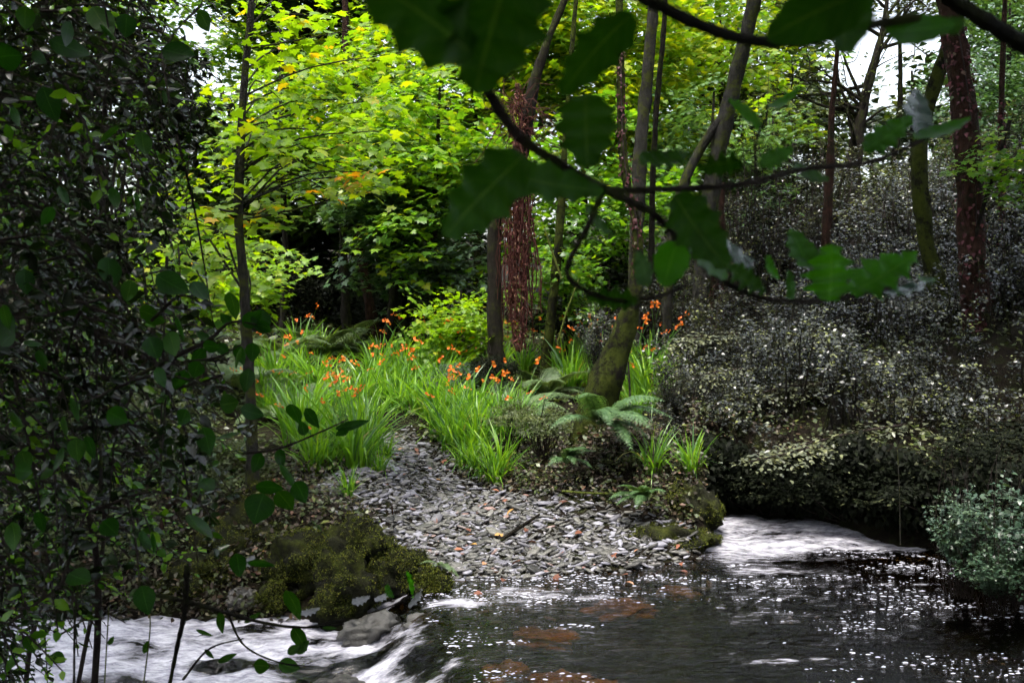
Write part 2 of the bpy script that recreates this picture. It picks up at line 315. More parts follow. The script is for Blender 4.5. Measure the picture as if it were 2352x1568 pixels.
# ------------------------------------------------------------------ ground sheet
def axis(parts): return np.unique(np.concatenate([np.arange(a, b_, s) for a, b_, s in parts]))
xs = axis([(-160, -20, 10), (-20, -6, .8), (-6, 6, .07), (6, 20, .8), (20, 161, 10)])
ys = axis([(-60, 2, 6), (2, 4, .5), (4, 12, .07), (12, 24, .25), (24, 50, 1.5), (50, 200, 10)])
X, Y = np.meshgrid(xs, ys)
Z = G(X, Y)
mb = MB(); nx, ny = len(xs), len(ys)
ii, jj = np.meshgrid(np.arange(nx - 1), np.arange(ny - 1)); q = (jj * nx + ii).ravel()
mb.add(np.stack([X, Y, Z], -1).reshape(-1, 3), np.stack([q, q + 1, q + nx + 1, q + nx], 1))
ground = tag(link('ground', mb.mesh('ground', M['soil'])), None, kind='structure')

# ------------------------------------------------------------------ stream
def lipx(y): return np.interp(y, [3, 4.5, 5.07, 6.0, 6.9, 7.5], [.2, .05, -.10, -.38, -.62, -.8])
def wlevel(x, y):
    s = sst(-.05, .65, lipx(y) - x)
    return -0.24 * s + 0.10 * sst(7.5, 8.8, y) * sst(1.35, 1.7, x), s
xs = np.arange(-7, 5.2, .034); ys = np.arange(2.6, 9.6, .034); X, Y = np.meshgrid(xs, ys)
Z, s = wlevel(X, Y)
turb = 0.010 + 0.055 * sst(0.02, .4, s) + .030 * sst(7.3, 8, Y) * sst(1.3, 1.7, X)
Z = Z + turb * 2 * fbm(X * 3.0 + .5 * Y, Y * 6.0, 1.0) + turb * .9 * fbm(X * 7, Y * 13, 4.0) + .008 * fbm(X * 1.2, Y * 2.5, 9)
bandL = 4 * s * (1 - s)
nz = fbm(X * 1.1 + 3, Y * 3.2, 7.0)
foam = .12 + .85 * sst(.45, 1.0, s) * sst(-0.36, .02, fbm(X * 1.7, Y * 4.2, 3)) + .60 * bandL * sst(-.12, .2, fbm(X * 2, Y * 3.4, 11))
foam = foam + .75 * np.exp(-((X + .36) / .28)**2 - ((Y - 6.43) / .13)**2) + .55 * np.exp(-((X + .38) / .3)**2 - ((Y - 5.4) / .35)**2) * sst(-.15, .15, fbm(X * 3, Y * 6, 13))
lim = np.interp(X, [1.2, 1.5, 2.45, 3.3], [7.15, 7.25, 7.62, 7.65])
foam = np.maximum(foam, (.70 + .35 * fbm(X * 2.2, Y * 9, 21)) * sst(-.12, .28, Y - lim + .35 * nz) * sst(1.0, 1.75, X - .3 * nz))
foam = np.maximum(foam, .62 * sst(.06, .28, nz + .12 * sst(.5, 0, np.abs(Y - 6.85 + .02 * X))) * sst(-.6, .0, X) * sst(6.1, 6.6, Y))
foam = np.maximum(foam, .60 * sst(.08, .26, fbm(X * 2.2 + 9, Y * 8.0 - X * 1.5, 2.5)))
mb = MB(); nx, ny = len(xs), len(ys); ii, jj = np.meshgrid(np.arange(nx - 1), np.arange(ny - 1)); q = (jj * nx + ii).ravel()
mb.add(np.stack([X, Y, Z], -1).reshape(-1, 3), np.stack([q, q + 1, q + nx + 1, q + nx], 1), foam.ravel())
tag(link('stream_water', mb.mesh('stream_water', M['water'])), None, kind='structure')
# foam flecks on the pool
mb = MB(); n = 16000; fx = rng.uniform(-.9, 3.6, n); fy = rng.uniform(4.6, 7.8, n)
dens = fbm(fx * .9 + 9, fy * 2.6, 2.5) + .9 * fbm(fx * 2.4, fy * 6, 5.5) + .25 * rng.random(n)
k = dens > .22; fx, fy = fx[k], fy[k]; k = (fx > lipx(fy) - .1); fx, fy = fx[k], fy[k]; n = len(fx)
fr_ = .0025 + .0085 * rng.random(n)**4.0
th = np.arange(7) * 2 * math.pi / 7
dome = np.vstack([np.stack([np.cos(th), np.sin(th), 0 * th - .2], 1), np.stack([.6 * np.cos(th), .6 * np.sin(th), .35 + 0 * th], 1), [[0, 0, .5]]])
df = [[i, (i + 1) % 7, 7 + (i + 1) % 7] for i in range(7)] + [[i, 7 + (i + 1) % 7, 7 + i] for i in range(7)] + [[7 + i, 7 + (i + 1) % 7, 14] for i in range(7)]
fz = wlevel(fx, fy)[0] + .004
ang = rng.normal(.1, .25, n)
mb.leaves(np.stack([fx, fy, fz], 1), np.stack([np.cos(ang), np.sin(ang), 0 * ang], 1), np.tile([0, 0, 1.], (n, 1)), fr_, (dome * [1.8, .8, .5], np.array(df)))
tag(link('foam_flecks', mb.mesh('foam_flecks', M['foam'])), 'white foam flecks drifting on the dark pool', 'foam', kind='stuff')

# ------------------------------------------------------------------ rocks
def ico(sub):
    import bmesh
    bm = bmesh.new(); bmesh.ops.create_icosphere(bm, subdivisions=sub, radius=1); v = np.array([x.co[:] for x in bm.verts]); f = np.array([[x.index for x in p.verts] for p in bm.faces]); bm.free(); return v, f
ICO4, ICO3 = ico(4), ico(3)
def boulder_mesh(rx, ry, rz, seed, amp=.35, fr=1.6):
    v, f = ICO4; p = v * (1 + amp * 2 * fbm(v[:, 0] * fr + seed, v[:, 1] * fr, v[:, 2] * fr)[:, None])
    return p * [rx, ry, rz], f
def boulder(px, py, Y, rx, ry, rz, seed, label, mossy=True, rot=0):
    c = at(px, py, Y); p, f = boulder_mesh(rx * .86, ry * .86, rz * 1.1, seed, .75, 2.3)
    cs, sn = math.cos(rot), math.sin(rot); p = p @ np.array([[cs, sn, 0], [-sn, cs, 0], [0, 0, 1]])
    root = thing('boulder', label, 'boulder', c)
    mb = MB(); mb.add(p + c, f); wpart('rock', mb, M['mrock' if mossy else 'rock'], root)
    if mossy:
        k = rng.integers(0, len(p), 22000); k = k[(p[k, 2] > -rz * .35) & (fbm(p[k, 0] * 7 + seed, p[k, 1] * 7, p[k, 2] * 7) > -.02)]
        N = nrm(p[k] / [rx * rx, ry * ry, rz * rz]); n = len(k); r_ = rng.normal(size=(n, 3))
        mb = MB(); mb.leaves(p[k] * 1.0 + c + rng.normal(0, .010, (n, 3)), N + .7 * r_, rng.normal(size=(n, 3)), rng.uniform(.007, .016, n), T_DIAM)
        wpart('moss', mb, M['moss'], root, kind='stuff')
boulder(690, 1300, 7.1, .30, .26, .20, 1.0, 'rounded mossy boulder at the edge of the white water')
boulder(830, 1285, 7.05, .24, .24, .26, 4.0, 'tall upright mossy boulder beside the shingle')
boulder(790, 1365, 6.75, .26, .22, .22, 9.0, 'mossy boulder above the cascade with dark foot')
boulder(905, 1325, 6.95, .24, .22, .18, 12.0, 'low mossy boulder between shingle and cascade')
boulder(560, 1265, 7.5, .36, .30, .24, 15.0, 'mossy boulder half hidden behind hanging leaves')
boulder(470, 1330, 7.2, .30, .26, .18, 21.0, 'low mossy boulder under the dark thicket')
boulder(600, 1170, 8.0, .32, .28, .18, 23.0, 'brown mossy boulder at the back of the bank')
boulder(985, 1345, 6.8, .16, .16, .10, 31.0, 'small moss-topped rock at the tip of the shingle')
boulder(1545, 1240, 7.85, .34, .24, .10, 37.0, 'flat moss-covered rock at the water edge below the fern')
boulder(1590, 1175, 8.15, .24, .2, .22, 41.0, 'tussocky mossy rock at the end of the bank')
boulder(860, 1455, 6.3, .22, .13, .10, 45.0, 'wet bare rock ledge splitting the cascade', False, .25)
boulder(780, 1580, 5.7, .16, .12, .07, 49.0, 'wet black rock at the foot of the cascade', False, .2)
boulder(970, 1435, 6.3, .16, .09, .06, 53.0, 'wet grey rock at the lip of the cascade', False, .5)
boulder(735, 1185, 7.9, .20, .16, .10, 57.0, 'dark stone under the driftwood plank', False)

m, t, b, out = mat('amber_stone'); M['amber'] = m
n = noise(t, 9, 6, .7); r = ramp(t, [(.3, (.10,.06,.02)), (.5, (.34,.19,.05)), (.7, (.55,.36,.11))]); t.links.new(n.outputs['Fac'], r.inputs[0]); t.links.new(r.outputs[0], b.inputs['Base Color']); b.inputs['Roughness'].default_value = .6
for px_, py_, rx_, lab in [(1250,1440,.20,'largest amber stone under the water near the cascade'),(1290,1535,.17,'amber stone under the water at the bottom middle'),(1170,1515,.13,'flat amber stone beside the cascade lip'),(1360,1560,.16,'dark amber stone at the bottom edge'),(1430,1375,.22,'long olive-brown stone under the pool below the shingle'),(1560,1340,.14,'brown stone under the shallow edge of the pool')]:
    Y_ = (CAMZ + .05) * F / (py_ - HY); c = at(px_, py_, Y_); c[2] = -.125; p, f = boulder_mesh(rx_, rx_ * .6, .05, px_ * .1, .9, 2.6); mb = MB(); mb.add(p, f); tag(link('submerged_stone', mb.mesh('submerged_stone', M['amber']), None, c), lab, 'stone', 'stones under the pool')
for px_, py_, Y_, r_, sd_, lab in [(60,1375,7.25,.24,61,'dark wet rock at the far left waterline'),(150,1365,7.3,.2,63,'flat wet rock under the left thicket'),(235,1370,7.2,.22,65,'pointed wet rock left of the mossy boulders'),(320,1375,7.2,.18,67,'small wet rock beside the low mossy boulder'),(400,1385,7.1,.16,69,'small dark rock in front of the low mossy boulder'),(560,1385,7.0,.15,71,'dark rock in the white water below the rounded boulder'),(640,1375,6.95,.17,73,'wet rock leaning on the rounded mossy boulder')]:
    boulder(px_, py_, Y_, r_, r_ * .8, r_ * .6, sd_, lab, sd_ % 4 == 1, .3)
# ------------------------------------------------------------------ shingle beach: 300 stones as pieces, the rest as chips
def stone_shape(seed):
    r_ = np.random.default_rng(seed); n = 7; a = np.sort(r_.random(n) * 2 * math.pi * .5 + np.arange(n) * 2 * math.pi / n * .5 + np.arange(n) * .45)
    a = np.arange(n) * 2 * math.pi / n + r_.uniform(-.3, .3, n); rad = r_.uniform(.72, 1.1, n)
    px, py = rad * np.cos(a) * 1.0, rad * np.sin(a) * r_.uniform(.38, .7)
    b0 = np.stack([px * .9, py * .9, -.14 + 0 * px], 1); b1 = np.stack([px, py, .04 + r_.uniform(-.05, .05, n)], 1); b2 = np.stack([px * .8, py * .8, .16 + r_.uniform(-.03, .03, n)], 1)
    v = np.vstack([b0, b1, b2, [[0, 0, .18]]]); f = []
    for i in range(n):
        j = (i + 1) % n
        f += [[i, j, n + j], [i, n + j, n + i], [n + i, n + j, 2*n + j], [n + i, 2*n + j, 2*n + i], [2*n + i, 2*n + j, 3*n]]
    return v, np.array(f)
SH = [stone_shape(k) for k in range(12)]
def in_poly(px, py, poly):
    c = np.zeros(len(px), bool); m = len(poly)
    for i in range(m):
        x1, y1 = poly[i]; x2, y2 = poly[(i + 1) % m]
        k = ((y1 > py) != (y2 > py)); c ^= k & (px < (x2 - x1) * (py - y1) / ((y2 - y1) + 1e-9) + x1)
    return c
BEACH = [(-.62, 6.85), (-.2, 6.75), (.3, 6.85), (.8, 7.0), (1.35, 7.35), (1.55, 7.75), (1.2, 8.0), (.85, 8.3), (.35, 8.6), (-.15, 8.9), (-.5, 9.4), (-.75, 10.2), (-1.1, 11.0), (-1.35, 11.4), (-1.55, 11.3), (-1.4, 10.6), (-1.25, 10.0), (-1.25, 9.3), (-1.5, 8.7), (-1.65, 8.2), (-1.3, 7.9), (-1.0, 7.6), (-.85, 7.2)]
beach = thing('shingle_beach', None, None, (0, 7.5, 0)); beach['kind'] = 'structure'
def place(n, wander=.12):
    x = rng.uniform(-1.9, 1.8, n * 3); y = 6.6 + 5.0 * rng.random(n * 3)**1.25
    k = in_poly(x + rng.normal(0, wander, n * 3), y + rng.normal(0, wander, n * 3), BEACH); return x[k][:n], y[k][:n]
bx, by = place(8500)
def stone_frames(x, y):
    n = len(x); N = np.stack([rng.normal(0, .34, n), rng.normal(-.08, .34, n), np.ones(n)], 1); a = rng.normal(0.1, .55, n) + math.pi * (rng.random(n) < .5)
    return N, np.stack([np.cos(a), np.sin(a), 0 * a], 1)
N, D = stone_frames(bx, by); S = .011 + .042 * rng.random(len(bx))**2.2
mb = MB(); zz = G(bx, by)
tone = np.clip(rng.random(len(bx)), 0, 1)
for k in range(12):
    i = np.arange(len(bx)) % 12 == k
    mb.leaves(np.stack([bx[i], by[i], zz[i] + S[i] * rng.uniform(-.1, .5, i.sum())], 1), D[i], N[i], S[i], SH[k], tone[i])
o = wpart('slate_chips', mb, M['slatev'], beach, smooth=False, kind='stuff')
SME = []
for k in range(12):
    mb = MB(); mb.add(SH[k][0] * [1, 1, .85], SH[k][1]); SME.append(mb.mesh('stone', M['slate'], False))
bx, by = place(300, .06); N, D = stone_frames(bx, by); S = .042 + .06 * rng.random(len(bx))**2.0
for i in range(len(bx)):
    z = nrm(N[i]); x_ = nrm(D[i] - np.dot(D[i], z) * z); y_ = np.cross(z, x_)
    o = link('stone', SME[i % 12], beach)
    mw = Matrix(((x_[0], y_[0], z[0], bx[i]), (x_[1], y_[1], z[1], by[i]), (x_[2], y_[2], z[2], float(G(bx[i], by[i])) + S[i] * .16), (0, 0, 0, 1))) @ Matrix.Diagonal((S[i], S[i], S[i] * rng.uniform(.7, 1.3), 1))
    o.matrix_basis = Matrix.Translation(-beach.location) @ mw

# ------------------------------------------------------------------ trees
def sprays(mb, centers, sr, nl, ls, T, droop=.25, up=.35, outward=None, val=None):
    for c, r_ in zip(centers, np.broadcast_to(sr, (len(centers),))):
        n = max(3, int(nl * rng.uniform(.7, 1.3))); a = rng.uniform(0, 2 * math.pi, n); q = r_ * np.sqrt(rng.random(n))
        off = np.stack([q * np.cos(a), q * np.sin(a), -droop * q * q / r_ + rng.normal(0, .13 * r_, n)], 1)
        tilt = np.array([rng.normal(0, .25), rng.normal(0, .25)])
        off[:, 2] += off[:, 0] * tilt[0] + off[:, 1] * tilt[1]
        N = np.stack([rng.normal(-tilt[0], up, n), rng.normal(-tilt[1] - .12, up, n), np.ones(n)], 1)
        D = off * [1, 1, .3] + rng.normal(0, .5 * r_, (n, 3)); D[:, 2] -= .25 * r_
        v = None if val is None else np.clip(rng.normal(val, .22, n), 0, 1)
        mb.leaves(c + off, D, N, ls * rng.uniform(.65, 1.2, n), T, v)
def ellip(c, rad, n, shell=.45):
    d = nrm(rng.normal(size=(n, 3))); return np.asarray(c) + d * (rng.random(n)**shell)[:, None] * np.asarray(rad)
def limb(mb, a, b_, r0, r1, sag=.12, n=7, sides=5):
    mid = (a + b_) / 2 + rng.normal(0, 1, 3) * np.linalg.norm(b_ - a) * .10 + [0, 0, sag * np.linalg.norm(b_ - a)]
    mb.tube(curve([a, mid, b_], n), np.linspace(r0, r1, n), sides)
def tree(name, label, path, radii, bark, crowns, group=None, cat='tree', limbs=.45, extra=None, sides=14, rough=.42):
    """path: world points from base to top; crowns: dicts c, rad, ns, sr, nl, ls, T, mat"""
    P = curve(path, 70 if len(path) > 2 else 16); r_ = np.interp(np.linspace(0, 1, len(P)), np.linspace(0, 1, len(radii)), radii)
    r_[0] *= 1.25
    P[0, 2] = min(P[0, 2], float(G(P[0, 0], P[0, 1])) - .12)
    root = thing(name, label, cat, (P[0, 0], P[0, 1], float(G(P[0, 0], P[0, 1]))), group)
    mb = MB(); mb.tube(P, r_, sides, rough)
    if extra is not None: extra(mb, P, r_)
    lb = mb
    for cr in crowns:
        cs = cr.get('pts'); 
        if cs is None: cs = ellip(cr['c'], cr['rad'], cr['ns'], cr.get('shell', .45))
        fol = MB(); sprays(fol, cs, cr['sr'], cr['nl'], cr['ls'], cr.get('T', T_SYC), cr.get('droop', .25), cr.get('up', .35), val=cr.get('val'))
        wpart(cr.get('name', 'crown'), fol, M[cr['mat']], root)
        for c_ in cs:
            if rng.random() > limbs: continue
            k = int(np.clip(np.argmin(np.abs(P[:, 2] - (c_[2] - .35 * np.linalg.norm(c_[:2] - P[0, :2])))), 2, len(P) - 1))
            limb(lb, P[k], c_, min(r_[k] * .28, .05), .004 + .0015 * cr['sr'])
    wpart('trunk', mb, M[bark], root)
    return root
def ppath(pts, Y):
    out_ = [at(p[0], p[1], p[2] if len(p) > 2 else Y) for p in pts]; return out_
def syc(px, py, Y, rad, ns, label, mat='syc', sr=.55, nl=46, ls=.16, val=None, T=T_SYC, base=None, group='sycamore trees beyond the clearing', r0=.10, name='sycamore_tree', bark='bark', droop=.3):
    c = at(px, py, Y); b0 = np.array([c[0] + rng.normal(0, .3), c[1] + .3, 0]); b0[2] = float(G(b0[0], b0[1]))
    if base: b0 = base
    return tree(name, label, [b0, (b0 + c) / 2 + rng.normal(0, .12, 3), c + [0, 0, rad[2] * .8]], [r0, r0 * .7, .02], bark,
         [dict(c=c, rad=rad, ns=ns, sr=sr, nl=nl, ls=ls, T=T, mat=mat, val=val, droop=droop)], group)
# --- slender lime sapling on the left bank
SPR = [(620,290),(690,330),(640,225),(725,420),(800,400),(850,395),(600,470),(520,490),(480,560),(565,560),(700,200),(780,150),(860,230),(650,80),(740,40),(850,60),(930,120),(455,600),(500,640),(540,380),(470,420),(900,300),(760,300),(820,320),(620,380),(680,130),(800,230),(560,300),(600,20),(900,20),(520,200),(430,520)]
sp = np.array([at(a, b_, rng.uniform(7.6, 9.8)) for a, b_ in SPR])
sap = tree('sycamore_sapling', 'slender sycamore sapling with lime and yellow leaves rising from the left bank', ppath([(580,1060),(577,950),(560,650),(548,480),(560,200),(578,0),(590,-300)], 8.0), [.05,.042,.036,.03,.022], 'greybark',
     [dict(pts=sp, sr=.36, nl=36, ls=.125, mat='lime', name='crown', val=.42), dict(pts=np.array([at(790,405,8.4), at(835,395,8.4), at(815,430,8.5), at(755,440,8.5), at(500,485,8.2), at(560,490,8.2)]), sr=.17, nl=13, ls=.115, mat='lime', name='yellowing_leaves', val=.91)], limbs=.9)
LM = []
for k in range(4):
    mb = MB(); tv = T_SYC[0].copy(); tv[1:] *= np.random.default_rng(k).uniform(.85, 1.15, (13, 1)); mb.add(tv, T_SYC[1], [.2, .55, .8, .95][k]); LM.append(mb.mesh('leaf', M['lime']))
for i in range(150):
    c_ = sp[i % len(sp)] + rng.normal(0, .16, 3) + [0, -.2, .03]
    o = link('leaf', LM[3 if rng.random() < .06 else i % 3], sap)
    o.matrix_basis = Matrix.Translation(Vector([float(v) for v in c_]) - sap.location) @ Matrix.Rotation(rng.uniform(0, 6.28), 4, 'Z') @ Matrix.Rotation(rng.normal(.25, .3), 4, 'Y') @ Matrix.Rotation(rng.normal(.15, .3), 4, 'X') @ Matrix.Diagonal((.13, .13, .13, 1))
# --- the sycamores of the clearing
syc(1010, 400, 15.5, (1.5, 1.2, 1.7), 75, 'layered lime green sycamore left of the creeper-hung trunk', 'syc', .5, 50, .15, .62)
syc(940, 540, 16.5, (1.0, 1.0, 1.2), 34, 'sycamore coloured blue-green for shade, hanging over the dark hollow', 'teal', .5, 50, .15)
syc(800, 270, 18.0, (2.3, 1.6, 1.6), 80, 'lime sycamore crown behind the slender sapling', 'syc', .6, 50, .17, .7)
syc(890, 440, 15.8, (1.0, .8, .9), 40, 'sycamore tier coloured blue-green for shade above the dark hollow', 'teal', .45, 48, .14, .75)
syc(1080, 60, 22.0, (3.4, 2.0, 3.0), 120, 'tall bright sycamore behind the two large dark leaves', 'syc', .75, 55, .2, .75)
syc(1420, 120, 21.0, (3.0, 2.0, 3.0), 110, 'tall yellow-green sycamore behind the upright dark trunks', 'syc', .7, 55, .2, .85)
syc(1360, 500, 17.0, (1.7, 1.3, 2.0), 75, 'green sycamore filling the gap right of the hanging creeper', 'syc', .5, 50, .14, .45)
syc(1650, 120, 23.0, (2.6, 2.0, 3.2), 90, 'pale green sycamore behind the leaning grey trunk', 'syc', .7, 55, .18, .8)
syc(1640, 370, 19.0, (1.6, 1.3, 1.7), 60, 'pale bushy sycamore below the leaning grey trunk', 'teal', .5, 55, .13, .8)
syc(560, 60, 24.0, (2.6, 2.0, 2.6), 70, 'far sycamore crown under the left sky gap', 'syc', .7, 50, .2, .6)
syc(950, -190, 27.0, (5, 2.5, 3), 110, 'topmost far sycamore crown above the clearing', 'syc', .9, 55, .24, .8)
syc(1060, 740, 13.6, (.75, .6, .55), 42, 'low lime maple bush at the foot of the creeper-hung trunk', 'lime', .3, 40, .09, .35, r0=.03, group=None, name='maple_bush')
syc(1290, 640, 14.5, (.8, .6, .7), 40, 'leafy green maple bush between the two dark trunks', 'syc', .3, 40, .09, .5, r0=.03, group=None, name='maple_bush')
syc(480, 620, 12.0, (1.0, .8, .7), 40, 'lime maple bush glimpsed through the left thicket', 'lime', .35, 40, .11, .4, r0=.03, group=None, name='maple_bush')
syc(1000, 610, 15.0, (.5, .5, .35), 16, 'pale blue-green low sycamore bough over the hollow', 'bush', .36, 36, .13, .8, r0=.04, group=None)
syc(2000, 440, 25.0, (3.2, 1.8, 1.0), 110, 'dull olive tree below the right sky gap', 'olive', .6, 70, .13, .5, T=T_OVAL, group='olive-green trees on the right slope')
syc(1790, 210, 27.0, (1.7, 1.8, 2.8), 100, 'olive tree left of the right sky gap', 'olive', .6, 70, .13, .6, T=T_OVAL, group='olive-green trees on the right slope')
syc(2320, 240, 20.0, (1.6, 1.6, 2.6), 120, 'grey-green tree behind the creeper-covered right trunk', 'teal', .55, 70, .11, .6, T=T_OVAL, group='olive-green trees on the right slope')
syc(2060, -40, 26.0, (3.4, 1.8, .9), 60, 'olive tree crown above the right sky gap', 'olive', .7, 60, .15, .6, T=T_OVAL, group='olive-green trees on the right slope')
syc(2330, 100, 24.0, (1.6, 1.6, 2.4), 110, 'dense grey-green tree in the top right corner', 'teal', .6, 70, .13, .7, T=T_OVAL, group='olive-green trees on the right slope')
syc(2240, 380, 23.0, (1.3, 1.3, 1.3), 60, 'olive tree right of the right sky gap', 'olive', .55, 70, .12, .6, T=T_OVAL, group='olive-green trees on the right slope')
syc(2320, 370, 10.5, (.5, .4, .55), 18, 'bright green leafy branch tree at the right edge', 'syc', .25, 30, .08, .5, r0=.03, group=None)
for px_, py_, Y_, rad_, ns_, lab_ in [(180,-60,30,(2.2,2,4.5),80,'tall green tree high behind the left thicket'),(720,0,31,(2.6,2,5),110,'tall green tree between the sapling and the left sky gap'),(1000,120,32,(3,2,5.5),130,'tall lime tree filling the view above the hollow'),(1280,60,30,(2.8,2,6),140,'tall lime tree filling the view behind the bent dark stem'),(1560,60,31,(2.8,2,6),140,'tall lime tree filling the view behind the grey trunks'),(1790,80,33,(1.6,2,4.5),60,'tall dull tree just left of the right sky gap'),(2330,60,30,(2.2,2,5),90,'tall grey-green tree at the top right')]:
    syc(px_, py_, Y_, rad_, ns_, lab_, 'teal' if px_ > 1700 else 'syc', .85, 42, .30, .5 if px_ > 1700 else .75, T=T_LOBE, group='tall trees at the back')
# bare limbs in front of the right sky gap
def bare(mb, P, r_):
    for i in range(26):
        k = int(rng.integers(10, len(P))); d = rng.normal(size=3) * [1.3, .4, .8] + [0, 0, .7]
        e = P[k] + nrm(d) * rng.uniform(.9, 2.2); limb(mb, P[k], e, min(.05, r_[k] * .7), .012, .05)
        for _ in range(3): limb(mb, e + (P[k] - e) * rng.uniform(0, .5), e + nrm(rng.normal(size=3)) * .7, .015, .006, .05)
c0 = at(1960, 560, 22.0); c0[2] = float(G(c0[0], c0[1]))
tree('bare_tree', 'dark forked tree standing out against the right sky gap', [c0, at(1960, 400, 22), at(1985, 230, 22), at(2030, 60, 22), at(2040, -60, 22)], [.2, .17, .12, .06, .03], 'bark',
     [dict(c=at(2010, 150, 22), rad=(1.6, .8, 1.5), ns=14, sr=.35, nl=18, ls=.09, T=T_OVAL, mat='olive')], extra=bare)
# --- trunks that stand in the clearing, measured on the photograph
def trunk_only(name, label, pts, Y, radii, bark, top=None, crown=None, group=None, extra=None):
    P = ppath(pts, Y)
    b0 = P[0].copy(); 
    return tree(name, label, P, radii, bark, crown or [], group, extra=extra)
def top_crown(P, rad=(2.0, 1.6, 1.2), mat='syc', ns=26, z=9.0): return [dict(c=np.array([P[0], P[1], z]), rad=rad, ns=ns, sr=.7, nl=30, ls=.22, mat=mat, T=T_LOBE)]
trunk_only('dark_tree', 'thin dark trunk standing in the shaded hollow', [(650,800),(650,720),(656,600),(652,470),(648,300),(640,-150)], 18.0, [.07,.06,.055,.05,.03], 'bark')
trunk_only('dark_tree', 'leaning trunk with rust-coloured foot at the edge of the hollow', [(868,800),(855,740),(838,640),(822,540),(800,380),(790,-100)], 18.5, [.12,.10,.085,.08,.05], 'redbark')
ivy = trunk_only('creeper_hung_tree', 'dark trunk behind the curtain of dead brown creeper', [(1140,860),(1138,780),(1135,640),(1140,500),(1185,400),(1205,300),(1225,200),(1260,90),(1300,-10),(1340,-160)], 13.0, [.12,.10,.095,.09,.10,.10,.08,.05,.045,.04], 'bark')
trunk_only('dark_tree', 'slim dark trunk right of the hanging creeper', [(1255,840),(1258,800),(1275,640),(1288,480),(1300,300),(1330,-100)], 14.0, [.085,.075,.065,.06,.04,.03], 'mossbark')
lean = trunk_only('leaning_tree', 'stout mossy trunk leaning right above the fern', [(1365,985),(1385,900),(1415,820),(1440,740),(1462,640),(1462,520),(1440,420),(1428,300),(1425,120),(1420,-100)], 9.3, [.20,.155,.125,.10,.06,.045,.04,.038,.036,.035], 'mossbark')
trunk_only('grey_tree', 'upright grey lichen-spotted trunk behind the holly leaves', [(1455,820),(1460,600),(1466,450),(1478,260),(1492,120),(1505,-60)], 13.5, [.11,.10,.095,.088,.08,.075], 'greybark')
trunk_only('dark_tree', 'very thin dark trunk beside the grey lichen-spotted trunk', [(1500,820),(1496,600),(1500,400),(1508,250),(1525,60),(1530,-60)], 13.8, [.05,.045,.04,.038,.035,.03], 'bark')
def fork(mb, P, r_):
    k = np.argmin(np.abs(P[:, 2] - at(0, 250, 13.0)[2])); mb.tube(curve([P[k], at(1610,340,13.0), at(1565,440,13.0), at(1540,560,13.2), at(1530,800,13.3)], 20), np.linspace(.06, .07, 20), 8, .15)
trunk_only('grey_tree', 'grey mossy trunk leaning up to the right with a forked stem', [(1600,820),(1615,600),(1640,400),(1662,300),(1692,170),(1720,60),(1750,-80)], 13.0, [.11,.11,.105,.105,.10,.095,.09], 'greybark', extra=fork)
rt = trunk_only('creeper_covered_tree', 'dark right-hand trunk dotted with reddish creeper leaves', [(2300,1000),(2285,930),(2245,740),(2232,560),(2222,330),(2205,180),(2185,60),(2160,-120)], 11.0, [.20,.175,.15,.14,.135,.13,.12,.11], 'redbark', crown=None)
trunk_only('leaning_tree', 'leaning reddish trunk with a mossy upper stem on the right bank', [(2275,985),(2225,860),(2165,690),(2128,560),(2112,420),(2118,300),(2150,190),(2185,80),(2230,-80)], 12.0, [.14,.13,.115,.10,.095,.09,.085,.08,.08], 'mossbark')
trunk_only('red_tree', 'thin rust-barked trunk in the right undergrowth', [(1885,830),(1892,700),(1897,560),(1905,400),(1912,250),(1925,100)], 14.5, [.07,.065,.065,.06,.04,.03], 'redbark')
trunk_only('red_tree', 'short rust-coloured trunk behind the grey bushes', [(1640,840),(1645,770),(1650,690),(1652,600),(1660,420)], 13.5, [.15,.14,.13,.07,.04], 'redbark')
trunk_only('red_tree', 'slim reddish stem at the far right edge', [(2290,700),(2300,420),(2300,250),(2310,-50)], 14.0, [.05,.045,.04,.03], 'redbark')
# dead creeper curtain
cb = np.array([at(1190, 790, 12.85)[0], 12.85, float(G(at(1190,790,12.85)[0], 12.85))])
cr = thing('dead_creeper', 'curtain of dead red-brown creeper hanging on the central trunk', 'creeper', cb)
mb = MB(); vb = MB()
for k in range(64):
    px = rng.normal(1190, 21); top = rng.uniform(230, 420) if abs(px - 1190) < 16 else rng.uniform(400, 520); bot = rng.uniform(640, 800)
    yy = np.linspace(top, bot, 14); xx = px + np.cumsum(rng.normal(0, 3.0, 14)); dp = 12.85 + rng.normal(0, .12)
    vb.tube(np.array([at(a, b_, dp) for a, b_ in zip(xx, yy)]), rng.uniform(.003, .009), 4)
n = 2600; py = 190 + 610 * rng.random(n)**.8; wd = np.interp(py, [190, 260, 330, 480, 700, 800], [4, 22, 12, 28, 22, 9]); px = 1190 + rng.normal(0, 1, n) * wd * .62
P = np.array([at(a, b_, 12.85 + d_) for a, b_, d_ in zip(px, py, rng.normal(0, .14, n))])
mb.leaves(P, np.stack([rng.normal(0, .5, n), rng.normal(0, .5, n), -np.ones(n)], 1), rng.normal(size=(n, 3)) + [0, -1, .3], rng.uniform(.03, .085, n), (T_DIAM[0] * [1, .55, 1.5], T_DIAM[1]))
wpart('stems', vb, M['deadv'], cr); wpart('withered_leaves', mb, M['deadv'], cr, kind='stuff')
mb = MB()
for k in range(60):                                                          # wild tangle at the top
    a = at(rng.normal(1200, 25), rng.uniform(230, 310), 12.85); b_ = a + rng.normal(0, 1, 3) * [.35, .2, .28]; limb(mb, a, b_, .006, .003, rng.uniform(-.3, .3), 6, 4)
wpart('tangled_stems', mb, M['deadv'], cr)
